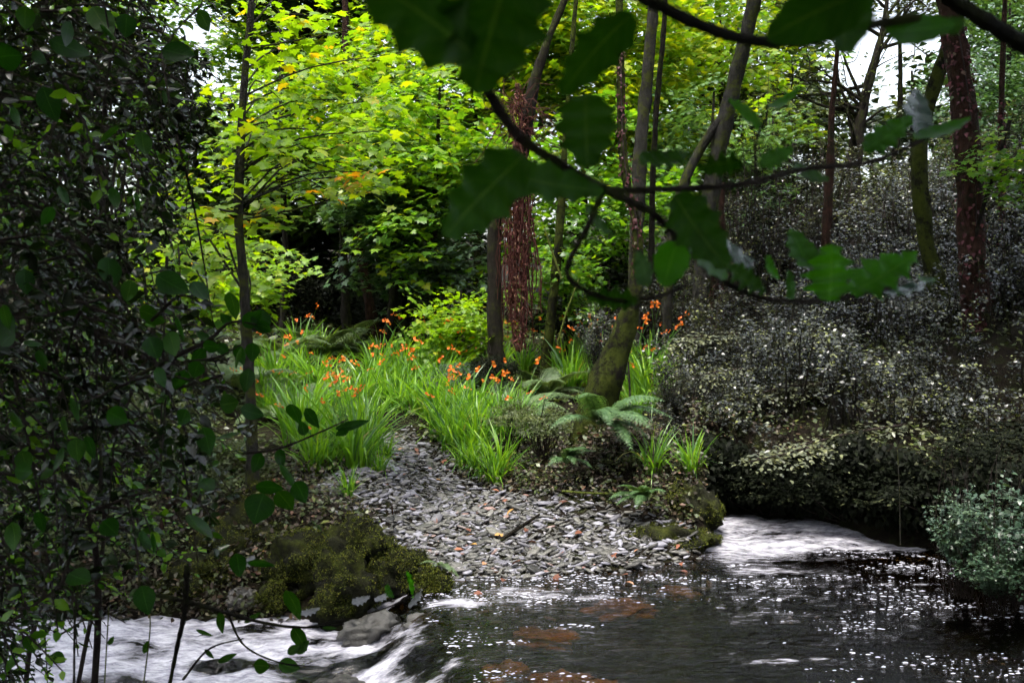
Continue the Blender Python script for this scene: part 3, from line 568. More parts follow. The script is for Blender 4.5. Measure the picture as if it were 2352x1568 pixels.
def creeper_on(label, pts, Y, wpx, n, mat, size=(.03, .07), name='trunk_creeper'):
    c_ = np.array([at(a, b_, Y) for a, b_ in pts]); P = curve(c_, 60); root = thing(name, label, 'creeper', P[0])
    k = rng.integers(0, 60, n); wr = wpx / F * Y / 2; a = rng.uniform(math.pi, 2 * math.pi, n)
    q = P[k] + np.stack([np.cos(a) * wr, np.sin(a) * wr, rng.normal(0, .12, n)], 1) * rng.uniform(.9, 1.25, (n, 1))* [1, 1, 0] + np.stack([0*a, 0*a, P[k][:, 2] * 0 + rng.normal(0, .1, n)], 1)
    Nn = np.stack([np.cos(a), np.sin(a), .3 + 0 * a], 1) + rng.normal(0, .3, (n, 3)); mb = MB(); mb.leaves(q, np.stack([rng.normal(0, .5, n), 0 * a, -np.ones(n)], 1), Nn, rng.uniform(*size, n), T_LOBE)
    wpart('leaves', mb, M[mat], root, kind='stuff'); mb = MB(); mb.tube(P + [0, -wr * .9, 0], .008, 4); wpart('stem', mb, M['twig'], root)
creeper_on('dark red creeper climbing the dotted right-hand trunk', [(2285,930),(2245,740),(2232,560),(2222,330),(2205,180),(2185,60)], 11.0, 62, 420, 'redivy')
creeper_on('red-brown creeper climbing the thin upper stem of the leaning trunk', [(1462,680),(1462,520),(1440,420),(1428,300),(1425,120)], 9.3, 22, 300, 'redivy', (.02, .045))
creeper_on('red creeper on the slim stem at the far right edge', [(2298,600),(2300,420),(2300,250)], 14.0, 18, 160, 'redivy')
creeper_on('dull red creeper patch on the short rust-coloured trunk', [(1645,780),(1650,690),(1652,620)], 13.5, 44, 160, 'redivy', (.03, .06))

# --- dark evergreens that close the view, far woodland
def ever(X_, Y_, h, wd, label, mat='ever', ns=60, ls=.28, zl=.3):
    b0 = np.array([X_, Y_, float(G(X_, Y_))]); c = b0 + [0, 0, zl + h / 2]
    return tree('evergreen_tree', label, [b0, b0 + [.1, 0, h * .5], b0 + [0, 0, h * .95]], [.2, .14, .03], 'bark',
        [dict(c=c, rad=(wd, wd * .8, h / 2), ns=ns, sr=.8, nl=42, ls=ls, T=T_LOBE, mat=mat, shell=.4)], 'dark trees closing the view', limbs=.2)
EV = [(-7.6,23.5,4.2,1.6),(-5.6,23,5.2,1.7),(-3.6,22.5,4.6,1.7),(-2.0,23.5,4.6,1.5),(-15.5,30,7,3.2),(-10.5,29,6.5,3),(-6.6,26,4.6,2.4),(-3.6,27,6.5,2.6),(-.5,28,8,2.8),(3,29,8,3),(6.5,29,7,2.6),(9.5,31,4.6,2.6),(12.6,31,4.6,2.8),(16.5,29,6.5,3.0),(-20,34,8,4),(21,33,8,4),(-13,38,9,4),(-5,40,11,4.5),(4,40,12,4.5),(10,42,7,4),(19,41,5,4.5)]
WORDS = ['left of the dark hollow','filling the left of the dark hollow','filling the middle of the dark hollow','filling the right of the dark hollow','at the far left edge','behind the left thicket','low under the left sky gap','at the back of the dark hollow','behind the blue-green sycamore','behind the hanging creeper','behind the upright trunks','low under the right sky gap','behind the dark forked tree','at the far right','leftmost of the back row','rightmost of the back row','second from left in the back row','third from left in the back row','tallest in the back row','lowest in the back row','second from right in the back row']
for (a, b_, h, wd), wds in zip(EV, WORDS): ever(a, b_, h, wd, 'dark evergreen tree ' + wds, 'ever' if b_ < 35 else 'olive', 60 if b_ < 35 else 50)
# --- unseen trees added above and behind the frame to shade the scene
def added_canopy(X_, Y_, z, rad, label, ns=40, bx=None, ls=.3):
    b0 = np.array(bx if bx is not None else [X_, Y_, 0.0]); b0[2] = float(G(b0[0], b0[1]))
    tree('added_shade_tree', label, [b0, np.array([b0[0] * .9 + X_ * .1, b0[1], z * .6]), np.array([X_, Y_, z])], [.28, .2, .06], 'bark',
        [dict(c=(X_, Y_, z), rad=rad, ns=ns, sr=.9, nl=40, ls=ls, T=T_LOBE, mat='added_canopy')], 'unseen trees added for shade', limbs=.5)
added_canopy(5.4, 11.0, 8.3, (3.9, 4.2, 1.6), 'unseen tree added to shade the right bank', 85, [9.5, 13, 0])
added_canopy(7.5, 7.0, 6.5, (3.2, 3.0, 1.8), 'unseen tree added to shade the stream from the right', 50, [8.5, 5, 0])
added_canopy(-5.2, 5.5, 6.0, (3.2, 3.4, 1.8), 'unseen tree added to shade the left thicket', 70, [-6.5, 2.5, 0])
added_canopy(-2.9, 3.4, 4.5, (2.2, 1.9, .8), 'unseen low crown added to darken the left thicket', 15, [-4.6, 1.0, 0], .3)
added_canopy(-8.5, 13.0, 9.0, (3.4, 3.6, 2.0), 'unseen tree added to shade the left bank', 60, [-11, 13, 0])
added_canopy(.3, .6, 4.8, (3.2, 1.6, .9), 'unseen tree added to shade the holly over the near bank', 55, [-2.5, -2.0, 0])
added_canopy(-6.5, -4.5, 4.2, (4.0, 2.0, 4.0), 'unseen tree added behind the viewpoint on the left to block sky', 90, [-6.5, -5.5, 0], .4)  # added behind the camera to block sky and darken the near leaves
added_canopy(.5, -6.0, 4.6, (4.0, 2.0, 4.4), 'unseen tree added straight behind the viewpoint to block sky', 90, [.5, -7, 0], .4)
added_canopy(7.5, -4.0, 4.4, (4.0, 2.2, 4.2), 'unseen tree added behind the viewpoint on the right to block sky', 90, [7.5, -5, 0], .4)
added_canopy(-4.2, 22.0, 9.5, (2.8, 2.4, 1.4), 'unseen tree added to shade the dark hollow', 45, [-6.0, 24, 0])

# ------------------------------------------------------------------ bushes
def bush_mesh(seed, nt, nl, ls, T, mat, twig=.16, amp=.95):
    global rng
    d = nrm(rng.normal(size=(nt, 3))); d[:, 2] = np.abs(d[:, 2]) * 1.1 - .35; d = nrm(d)
    rr = .72 + amp * fbm(d[:, 0] * 2.2 + seed, d[:, 1] * 2.2, d[:, 2] * 2.2) + rng.uniform(-.25, .12, nt)
    tips = d * rr[:, None]; fol = MB(); st = MB()
    k = rng.integers(0, nt, nt * nl); off = rng.normal(0, twig * .55, (len(k), 3)) * [1, 1, .6]
    P = tips[k] + off; N = d[k] * .5 + [0, 0, .7] + rng.normal(0, .55, (len(k), 3)); D = off + d[k] * .1 + rng.normal(0, .06, (len(k), 3))
    tv = rng.random(nt); fol.leaves(P, D, N, ls * rng.uniform(.6, 1.3, len(k)), T, np.clip(tv[k] * .6 + rng.random(len(k)) * .45, 0, 1))
    for i in range(0, nt, 5): limb(st, np.array([0, 0, -.9]) + rng.normal(0, .08, 3) * [1, 1, 0], tips[i], .022, .006, .0, 6, 4)
    return fol.mesh('foliage', M[mat]), st.mesh('stems', M['twig'])
def shoot(fol, st, a, b_, n, ls, spread, val):
    mid = (a + b_) / 2 + rng.normal(0, .08, 3) * np.linalg.norm(b_ - a) + [0, 0, .06 * np.linalg.norm(b_ - a)]; P = curve([a, mid, b_], 8)
    st.tube(P, np.linspace(.012, .003, 8) * np.clip(np.linalg.norm(b_ - a), .3, 1), 4)
    t_ = 1 - .75 * rng.random(n)**1.4; q = np.stack([np.interp(t_, np.linspace(0, 1, 8), P[:, c_]) for c_ in range(3)], 1)
    a_ = rng.uniform(0, 6.283, n); off = np.stack([np.cos(a_), np.sin(a_), 0 * a_ + .12], 1) * (spread * rng.random(n)**.5 * (1.15 - .6 * t_))[:, None]
    fol.leaves(q + off, off + rng.normal(0, .01, (n, 3)), rng.normal(0, .38, (n, 3)) + [0, -.12, 1], ls * rng.uniform(.6, 1.3, n), T_DIAM, np.clip(rng.normal(val, .2, n) + .25 * (t_ - .6), 0, 1))
def shoot_bush(ns, nl, ls, mat):
    fol = MB(); st = MB()
    for i in range(ns):
        a_ = rng.uniform(0, 6.283); e = rng.random()**.6; b_ = np.array([math.cos(a_) * e, math.sin(a_) * e, rng.uniform(-.35, 1.0) * math.sqrt(max(.08, 1.1 - e * e))])
        shoot(fol, st, np.array([.1 * math.cos(a_), .1 * math.sin(a_), -.9]), b_, int(nl * rng.uniform(.6, 1.4)), ls, .13, rng.choice([.25, .5, .75]))
    return fol.mesh('foliage', M[mat]), st.mesh('stems', M['twig'])
BV = [shoot_bush(85, 110, .046, 'grey'), shoot_bush(75, 110, .046, 'grey'), shoot_bush(80, 100, .05, 'grey')]
BO = [bush_mesh(20, 150, 40, .06, T_OVAL, 'olive'), bush_mesh(33, 150, 46, .05, T_OVAL, 'bush'), bush_mesh(41, 130, 40, .07, T_OVAL, 'shadeblack'), shoot_bush(60, 46, .105, 'bush')]
def bush(px, py, Y, r_, rz, label, var, cat='bush', name='small_leaved_bush', group='small-leaved bushes on the right bank'):
    c = at(px, py, Y); g = float(G(c[0], c[1])); root = thing(name, label, cat, (c[0], c[1], g), group)
    root.rotation_euler = (0, 0, rng.uniform(0, 6.28))
    fo = link('foliage', var[0], root, (0, 0, c[2] - g)); st = link('stems', var[1], root, (0, 0, c[2] - g))
    for o in (fo, st): o.scale = (r_, r_, rz)
    st.scale = (r_, r_, max(rz, (c[2] - g) / .9)); return root
BUSH = [(1570,900,9.7,.45,.42,'pale grey bush just right of the leaning mossy trunk',0),(1560,1000,9.3,.42,.30,'low grey bush spilling down beside the bank end',1),(1630,790,11.2,.65,.6,'grey bush in front of the short rust-coloured trunk',2),
 (1385,775,12.6,.45,.5,'lilac-grey bush behind the leaning mossy trunk',0),(1770,800,11.4,.8,.7,'broad grey bush in the middle of the right bank',1),(1780,930,9.9,.6,.5,'grey bush above the pale leaf sprays',2),
 (1960,900,10.2,.75,.6,'grey bush beside the black stump',0),(2070,790,11.8,.8,.7,'grey bush left of the leaning reddish trunk',1),(1950,640,13.6,1.0,.9,'large dim bush below the long leafy twig',2),
 (1740,560,14.5,1.0,1.0,'dim bush behind the cluster of green holly leaves',0),(2180,700,13.5,.9,.9,'dim bush between the two right trunks',1),(2080,540,16,1.3,1.2,'high grey bush on the right slope',2),
 (2340,620,12.2,1.0,1.1,'tall dim bush at the right edge',0),(2330,860,10.4,.7,.6,'dark bush behind the dotted trunk foot',1),(2130,960,9.4,.6,.45,'grey bush overhanging the far right water',2),
 (1540,700,13.6,.7,.8,'grey bush behind the bright holly leaf',1),(1870,470,19,1.6,1.25,'hazy bush high on the right slope',0),(2300,420,18.5,1.5,1.6,'hazy bush high behind the dotted trunk',2),
 (1660,590,16,1.0,1.0,'dim bush between the rust-barked trunks',1),(1850,1040,9.5,.5,.3,'low grey bush above the dark undercut bank',2),(2000,1020,9.2,.55,.32,'low grey bush in front of the black stump',1),(1690,960,9.5,.5,.42,'grey bush right of the bank end',0)]
BUSH += [(2080,460,20,1.5,1.15,'hazy bush straight below the right sky gap',1),(1740,430,20,1.3,1.3,'hazy bush between the forked grey trunk and the thin rust-barked trunk',0),(2180,470,17,1.1,1.0,'hazy bush behind the leaning tree upper stem',0),(1700,700,12.6,.7,.8,'rounded grey bush under the curved holly twig',1),(1850,760,12.0,.6,.75,'grey bush beneath the bright pair of holly leaves',2),(2010,700,12.6,.7,.8,'upright grey bush left of the two right trunks',0),(1880,850,10.8,.5,.5,'knee-high grey bush left of the black stump',1),(2080,890,10.0,.5,.5,'knee-high grey bush right of the black stump',2),(2210,930,9.8,.55,.5,'grey bush in front of the leaning reddish trunk foot',0),(1720,850,10.4,.5,.5,'grey bush between the bank end and the middle bush',2),(1800,640,15,1.0,1.1,'dim rounded bush between the thin rust-barked trunk and the forked stem',0),(2340,740,11.6,.7,.8,'dark rounded bush right of the dotted trunk',2)]
for a, b_, Y_, r_, rz, lab, v in BUSH: bush(a, b_, Y_, r_, rz, lab, BV[v])
bush(2310, 1225, 6.5, .42, .42, 'blue-green small-leaved bush at the right edge above the water', BO[3], group='blue-green bushes at the right water edge')
bush(2205, 1215, 6.6, .26, .32, 'small blue-green bush reaching left over the water', BO[3], group='blue-green bushes at the right water edge')
bush(2290, 1310, 6.2, .26, .2, 'lowest blue-green bush trailing in the water at the right', BO[3], group='blue-green bushes at the right water edge')
bush(1760, 1110, 8.75, .55, .34, 'bush hanging over the right riffle, coloured near-black as undercut shade', BO[2], name='bank_bush', group='dark bushes under the right bank')  # near-black variant; undercut shade carried by the leaf colour
bush(1950, 1120, 8.35, .55, .34, 'bush in the middle of the undercut bank, coloured near-black as its shade', BO[2], name='bank_bush', group='dark bushes under the right bank')
bush(2120, 1120, 7.95, .55, .38, 'bush above the thin stake, coloured near-black as undercut shade', BO[2], name='bank_bush', group='dark bushes under the right bank')
bush(2320, 1060, 7.6, .6, .4, 'bush at the right edge above the water, coloured near-black as bank shade', BO[2], name='bank_bush', group='dark bushes under the right bank')
bush(1045, 875, 12.2, .45, .3, 'blue-green bush among the orange flowers', BO[1], name='leafy_bush', group=None)
bush(1130, 850, 12.4, .4, .25, 'dark low bush at the foot of the central trunk', BO[2], name='leafy_bush', group=None)
bush(1250, 980, 9.4, .35, .22, 'olive bush on the bank left of the leaning trunk', BO[0], name='leafy_bush', group=None)
bush(1480, 1060, 8.9, .45, .22, 'dark olive bush on the bank below the leaning trunk', BO[0], name='leafy_bush', group=None)
bush(1180, 960, 10.0, .3, .2, 'small olive bush beside the fern on the bank', BO[0], name='leafy_bush', group=None)
for a, b_, Y_, r_, rz, lab in [(120,950,9,.9,.7,'dark olive bush on the far left bank'),(330,1000,8.6,.7,.6,'dark olive bush behind the thicket stems'),(470,1080,8.3,.6,.4,'olive bush behind the mossy boulders'),(150,1180,7.9,.8,.4,'low olive bush at the left water edge'),
    (300,640,13,1.2,1.2,'shaded bush behind the left thicket'),(60,560,12,1.4,1.6,'tall shaded bush at the left edge'),(330,1240,7.6,.5,.3,'small olive bush above the white water'),(230,250,14,1.8,2.0,'tall shaded bush high behind the thicket')]:
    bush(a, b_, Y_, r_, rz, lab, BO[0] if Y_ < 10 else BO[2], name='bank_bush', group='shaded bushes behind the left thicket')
for a, b_, Y_, r_, rz, lab in [(600,680,20,1.3,1.1,'bush coloured near-black as shade at the left of the dark hollow'),(740,690,22,1.4,1.2,'bush coloured near-black as shade in the middle of the dark hollow'),(900,720,20,1.2,.8,'bush coloured near-black as shade at the right of the dark hollow'),(1450,700,17,1.2,1.2,'dark bush behind the stout leaning trunk'),(1330,740,16,.9,.7,'dark bush behind the slim dark trunk')]:
    bush(a, b_, Y_, r_, rz, lab, BO[2], name='bank_bush', group='dark bushes at the back of the clearing')  # near-black variant puts the hollow's shade into the leaf colour
# pale leaf sprays over the right bank
for lab, pts in [('pale horizontal leaf spray low over the right bank', [(1780,1040),(1850,1020),(1930,1000),(2010,985),(2080,975)]), ('pale horizontal leaf spray across the middle of the right bank', [(1650,930),(1720,910),(1800,890),(1900,880)]), ('pale leaf spray beside the black stump', [(1930,870),(2000,850),(2060,830),(2110,815)]), ('pale leaf spray just above the water at the bank middle', [(1720,1060),(1790,1045),(1850,1030),(1900,1025)]),
    ('pale leaf spray right of the bank end', [(1560,880),(1620,860),(1680,850),(1740,845)]), ('pale leaf spray below the long holly twig', [(1800,790),(1880,775),(1950,760)]), ('pale leaf spray left of the leaning reddish trunk', [(2000,930),(2070,920),(2150,915)]),
    ('pale leaf spray high beside the rust-coloured trunk', [(1560,790),(1620,770),(1700,765)]), ('pale leaf spray low at the right edge', [(2150,1010),(2230,1000),(2320,1000)]), ('pale leaf spray in the shade behind the two right trunks', [(2080,700),(2150,690),(2230,690)])]:
    y0_ = 8.15 + (1050 - pts[0][1]) * .0095; P = curve([at(a, b_, y0_ + .1 * i) for i, (a, b_) in enumerate(pts)], 30); root = thing('leaf_spray', lab, 'branch', P[-1])
    mb = MB(); mb.tube(P, np.linspace(.006, .014, 30), 5); wpart('twig', mb, M['twig'], root)
    n = 420; k = rng.integers(0, 30, n); off = rng.normal(0, 1, (n, 3)) * [.10, .20, .02]; off[:, 2] -= .18 * np.abs(off[:, 1]); mb = MB()
    mb.leaves(P[k] + off, off * [1, 1, .2] + rng.normal(0, .05, (n, 3)), np.stack([rng.normal(0, .3, n), rng.normal(-.15, .3, n), np.ones(n)], 1), rng.uniform(.03, .06, n), T_OVAL, np.clip(rng.normal(.7, .2, n), 0, 1))
    wpart('leaves', mb, M['palespray'], root, kind='stuff')

# ------------------------------------------------------------------ undergrowth ground cover
mb = MB(); n = 42000; x = rng.uniform(-9, 9, n); y = 6.8 + rng.random(n)**1.5 * 22
d = y - np.interp(x, SHX, SHY); pathx = np.interp(y, [7, 8, 9, 10, 11, 12, 13.5, 15], [-0.1, -0.45, -0.8, -1.05, -1.35, -1.6, -2.0, -2.6])
k = (d > .12) & ~in_poly(x, y, BEACH) & ~((np.abs(x - pathx) < .28) & (y < 14)) & (fbm(x * 1.1, y * 1.1, 2) > -.14)
x, y = x[k], y[k]; n = len(x); z = G(x, y) + rng.random(n) * .12
mb.leaves(np.stack([x, y, z], 1), rng.normal(size=(n, 3)) * [1, 1, .3], rng.normal(0, .45, (n, 3)) + [0, -.2, 1], rng.uniform(.03, .075, n) * np.clip(y / 9, 1, 3), T_DIAM)
tag(link('ground_cover', mb.mesh('ground_cover', M['olive'])), 'low leafy ground cover over the banks', 'ground cover', kind='stuff')

mb = MB(); n = 30000; x = np.where(rng.random(n) < .55, rng.normal(1.0, .75, n), rng.uniform(-4.4, -.75, n)); y = np.where(x < -.7, np.interp(x, SHX, SHY) - .22 + 2.3 * rng.random(n)**1.3, rng.normal(8.8, .95, n)); k = ~in_poly(x, y, BEACH) & (y - np.interp(x, SHX, SHY) > np.where(x < -.7, -.25, .1)) & (y < 11) & (fbm(x * 3, y * 3, 6) > -.2); x, y = x[k], y[k]; n = len(x)
mb.leaves(np.stack([x, y - .03, G(x, y) + rng.random(n)**2 * .13], 1), rng.normal(size=(n, 3)) * [1, 1, .5], rng.normal(0, .6, (n, 3)) + [0, -.3, 1], rng.uniform(.02, .06, n), T_OVAL)
tag(link('bank_litter', mb.mesh('bank_litter', M['banklitter'])), 'dark leaf litter and creeping leaves on both sides of the shingle', 'leaf litter', kind='stuff')
fol = MB(); st = MB()
for i in range(620):
    x = rng.uniform(1.55, 7.5); y = 8.6 + rng.random()**1.4 * 8.5
    if y - np.interp(x, SHX, SHY) < .1: continue
    g = float(G(x, y)); hgt = rng.uniform(.22, .55) + .9 * max(0, float(vn(x * 1.1, y * .9, 5)) - .55) * 2 + .04 * (y - 9); a = np.array([x, y, g - .03])
    shoot(fol, st, a, a + [rng.normal(0, .14), rng.normal(-.08, .12), hgt], int(60 + 60 * hgt), .042 * max(1, y / 11), .12, rng.choice([.2, .45, .75]))
tag(link('slope_undergrowth', fol.mesh('slope_undergrowth', M['grey'])), 'dense grey-green upright undergrowth covering the right slope', 'undergrowth', kind='stuff')
tag(link('undergrowth_stems', st.mesh('undergrowth_stems', M['bark'])), 'thin dark stems of the undergrowth on the right slope', 'stems', kind='stuff')
mb = MB(); n = 26000; x = rng.uniform(1.68, 5.5, n); d = rng.uniform(-.34, .12, n); y = np.interp(x, SHX, SHY) + d; top = .50 + .7 * fbm(x * 3.5, 0 * x + 3) + .12 * np.clip(x - 2, 0, 3); z = .10 + .06 * rng.random(n) + rng.random(n)**.7 * top + .25 * np.maximum(0, -d) * (1 - 2 * rng.random(n))
k = (z > .10 + .5 * np.maximum(0, -d)) ; x, y, z = x[k], y[k], z[k]; n = len(x)
mb.leaves(np.stack([x, y, z], 1), rng.normal(size=(n, 3)) * [.6, .4, .3] + [0, -.2, -.8], rng.normal(0, .5, (n, 3)) + [-.2, -.9, .5], rng.uniform(.035, .075, n), T_DIAM, np.clip(rng.normal(.3, .25, n), 0, 1))  # dense near-black leaves paint the shade of the undercut
tag(link('bank_shade_ivy', mb.mesh('bank_shade_ivy', M['shadeblack'])), 'ivy curtain coloured near-black as the shade of the undercut right bank', 'ivy', kind='stuff')

# ------------------------------------------------------------------ crocosmia
def croc_mesh(seed, nb):
    global rng
    mb = MB()
    for i in range(nb):
        a = rng.uniform(0, 6.283); b0 = np.array([math.cos(a), math.sin(a), 0]) * rng.uniform(0, .13); h = rng.uniform(.35, .85); lean = rng.uniform(.08, .55); dr = rng.uniform(.05, .32) * (1.9 if rng.random() < .5 else .4)
        a2 = a + rng.normal(0, .5); u = np.array([math.cos(a2), math.sin(a2), 0]); s = np.linspace(0, 1, 7)[:, None]
        P = b0 + u * lean * s**1.7 + np.array([0, 0, 1]) * (h * s - dr * s**3); sd = np.array([-u[1], u[0], 0]) * .6 + u * rng.normal(0, .5) ; sd = nrm(sd)
        wd = .0125 * rng.uniform(.7, 1.25) * np.array([.7, 1, 1.1, 1, .8, .5, .06])[:, None]
        V = np.concatenate([P - sd * wd, P + sd * wd]); q = np.arange(6); mb.add(V, np.stack([q, q + 1, q + 8, q + 7], 1), np.clip(rng.normal(.5, .25), 0, 1))
    return mb.mesh('leaf_blades', M['croc'])
CM = [croc_mesh(k, 64) for k in range(5)]
def flower_mesh(seed):
    mb = MB(); r_ = np.random.default_rng(seed)
    for i in range(6):
        c_ = np.array([.022 * i - .05, r_.normal(0, .02), .010 * i + r_.normal(0, .012)]); d = nrm(np.array([r_.normal(0, .8), r_.normal(0, .8), .7]))
        t1 = nrm(np.cross(d, [.3, .8, .1])); t2 = np.cross(d, t1)
        for k in range(6):
            a = k * math.pi / 3; e = d * .55 + .8 * (math.cos(a) * t1 + math.sin(a) * t2)
            mb.leaves([c_], np.array([e]), np.array([np.cross(e, np.cross(d, e) + 1e-3)]), .024, T_OVAL, np.array([r_.random()]))
    return mb.mesh('blossom', M['orange'])
FM = [flower_mesh(k) for k in range(3)]
def stalk_mesh(k):
    mb = MB(); s = np.linspace(0, 1, 10)[:, None]; mb.tube(np.array([0, 0, 0]) + np.array([.32, 0, 0]) * s**2.2 + np.array([0, 0, .85]) * s - np.array([0, 0, .08]) * s**4, np.linspace(.006, .003, 10), 4, val=.3); return mb.mesh('stalk', M['croc'])
ST = stalk_mesh(0)
def croc(x, y, scale, nfl, label, group='crocosmia clumps'):
    root = thing('crocosmia_clump', label, 'plant', (x, y, float(G(x, y)) - .02), group); root.rotation_euler = (0, 0, rng.uniform(0, 6.28)); root.scale = (scale,) * 3
    link('leaf_blades', CM[int(rng.integers(5))], root)
    for i in range(nfl):
        st = link('flower_stalk', ST, root, (rng.normal(0, .12), rng.normal(0, .12), 0)); st.rotation_euler = (0, 0, rng.uniform(0, 6.28)); st.scale = (1, 1, rng.uniform(.7, 1.2))
        f = link('blossom', FM[i % 3], st, (.30, 0, .77)); f.rotation_euler = (0, 0, rng.uniform(-.5, .5))
POLYS = [([(590,860),(700,815),(850,850),(868,900),(862,1010),(820,1080),(720,1090),(640,1010),(590,950)], 30, .5, 'left of the path'),
         ([(850,850),(1000,835),(1060,860),(1040,930),(960,970),(880,930)], 21, .55, 'at the head of the path'),
         ([(970,960),(1080,950),(1120,1040),(1020,1040)], 10, .3, 'right of the path'),
         ([(1040,1060),(1190,1085),(1180,1120),(1090,1110)], 4, .0, 'drooping over the shingle'),
         ([(1100,970),(1190,960),(1200,1020),(1120,1020)], 4, .5, 'below the bank fern'),
         ([(1265,845),(1380,840),(1370,900),(1280,900)], 12, .6, 'behind the leaning trunk'),
         ([(1450,855),(1525,860),(1510,960),(1450,960)], 9, .6, 'right of the leaning trunk'),
         ([(1100,860),(1200,850),(1210,900),(1110,900)], 3, .6, 'beside the central trunk')]
ORD = 'first second third fourth fifth sixth seventh eighth ninth tenth eleventh twelfth thirteenth fourteenth fifteenth sixteenth seventeenth eighteenth nineteenth twentieth twenty-first twenty-second twenty-third twenty-fourth twenty-fifth twenty-sixth twenty-seventh twenty-eighth twenty-ninth thirtieth'.split()
for poly, n, fl, lab in POLYS:
    pa = np.array(poly); used = []
    for _ in range(4000):
        a, b_ = rng.uniform(pa[:, 0].min(), pa[:, 0].max()), rng.uniform(pa[:, 1].min(), pa[:, 1].max())
        if not in_poly(np.array([a]), np.array([b_]), poly)[0]: continue
        if any((a - u[0])**2 + ((b_ - u[1]) * 2)**2 < 34**2 for u in used) and _ < 3000: continue
        h = hit(a, b_)
        if h[1] > 17: continue
        used.append((a, b_, h))
        if len(used) >= n: break
    for q_, (a, b_, h) in enumerate(sorted(used, key=lambda u: u[0])):
        nf_ = int(rng.random() < fl * 1.4) * int(rng.integers(1, 5))
        croc(h[0], h[1], rng.uniform(.65, 1.08) * (.8 if fl == 0 else 1), nf_, ('orange-flowered' if nf_ else 'flowerless') + ' crocosmia, ' + ORD[q_] + ' from left of the clumps ' + lab, 'crocosmia clumps ' + lab)
for a, b_, lab in [(800,1140,'tiny grass tuft among the slates at the left'),(870,1085,'small grass tuft at the left edge of the path'),(1500,1085,'grass tuft on the bank end'),(1590,1090,'long grass tuft arching over the mossy bank end'),(885,1050,'yellow-green tuft at the foot of the path')]:
    h = hit(a, b_); croc(h[0], h[1], .42 if a < 1000 else .6, 0, lab, None)
# ------------------------------------------------------------------ ferns
def frond_mesh(seed, mat, npin=20):
    mb = MB(); s = np.linspace(0, 1, 16); r_ = np.random.default_rng(seed)
    f = lambda s: np.stack([.85 * s**1.15, 0 * s, .62 * s - .55 * s**2.4], -1)
    mb.tube(f(s), np.linspace(.008, .002, 16), 4, val=.2)
    for k in range(npin):
        q = .14 + .86 * k / npin; p = f(np.array(q)); tg = nrm(f(np.array(min(1, q + .02))) - f(np.array(q - .02))); ln = .24 * math.sin(math.pi * min(1, q * .9 + .08))**.8 * (1.05 - q * .45) + .012
        for sd in (-1, 1):
            d = nrm(np.array([0, sd, 0]) + tg * .45 + np.array([0, 0, -.15])); nrm_ = nrm(np.cross(tg, d) * sd); m_ = 7; tt = np.linspace(.05, 1, m_)
            # serrated pinna: little leaflets along its rib
            P = p + d * ln * tt[:, None] - np.array([0, 0, .12]) * ln * tt[:, None]**2
            for e in (-1, 1):
                D = d * .5 + e * np.cross(nrm_, d); mb.leaves(P, np.tile(D, (m_, 1)), np.tile(nrm_, (m_, 1)) + r_.normal(0, .15, (m_, 3)), ln * .30 * (1.05 - tt), (T_DIAM[0] * [1, 1.3, 1], T_DIAM[1]), np.clip(r_.normal(.5, .2, m_), 0, 1))
    return mb.mesh('frond', M[mat])
FR = [frond_mesh(k, 'fern') for k in range(2)]; FB = [frond_mesh(9 + k, 'brack') for k in range(2)]
def fern(px, py, size, nf, label, var=FR, Y_=None, face=None, group=None):
    h = hit(px, py) if Y_ is None else at(px, py, Y_); root = thing('fern', label, 'fern', h, group)
    for i in range(nf):
        o = link('frond', var[i % 2], root); a = (2 * math.pi * i / nf + rng.normal(0, .25)) if face is None else face + rng.normal(0, .7)
        o.rotation_euler = (rng.normal(0, .15), rng.normal(-.05, .18), a); s_ = size * rng.uniform(.75, 1.15); o.scale = (s_, s_, s_)
for a, b_, s_, nf, lab, v in [(430,830,1.25,11,'large pale fern behind the left thicket',FB),(650,835,1.35,12,'pale fern mound behind the slender sapling',FB),(560,900,1.1,10,'pale fern at the foot of the slender sapling',FB),(735,822,1.35,12,'pale fern at the left back of the clearing',FB),(830,818,1.1,10,'dim fern at the back of the clearing',FB),(910,820,.75,7,'small dim fern at the edge of the dark hollow',FR),(790,806,1.2,10,'shaded fern in front of the dark hollow',FB),
    (1175,955,1.0,12,'broad fern on the bank left of the leaning trunk',FB),(1255,915,.95,10,'fern behind the bank left of the leaning trunk',FB),(1110,935,.8,9,'fern under the central trunk beside red flowers',FR),(1495,870,.6,7,'pale fern just right of the leaning trunk',FB),(640,960,.9,9,'fern below the sapling leaves',FB),(1010,900,.8,9,'blue-green fern in the middle of the flower bed',FR),(1070,930,.75,9,'blue-green fern at the right of the flower bed',FR),(1215,990,.7,9,'fern on the bank edge right of the path',FR),(760,900,.8,8,'fern in the middle of the left flower bed',FB),(690,930,1.0,9,'tall arching pale fern in the left flower bed',FB)]:
    fern(a, b_, s_, nf, lab, v)
fern(1375, 975, .75, 13, 'dark green fern hanging at the foot of the leaning trunk', FR, 8.75, -1.5)
fern(1480, 1150, .36, 9, 'small blue-green fern above the mossy rocks', FR, 8.05, -1.6)
fern(1300, 1065, .42, 8, 'small fern on the bank above the shingle', FR, 8.7, -1.5)
fern(1010, 1300, .2, 5, 'withered fern hanging at the shingle tip', FB, 6.95, -1.4)

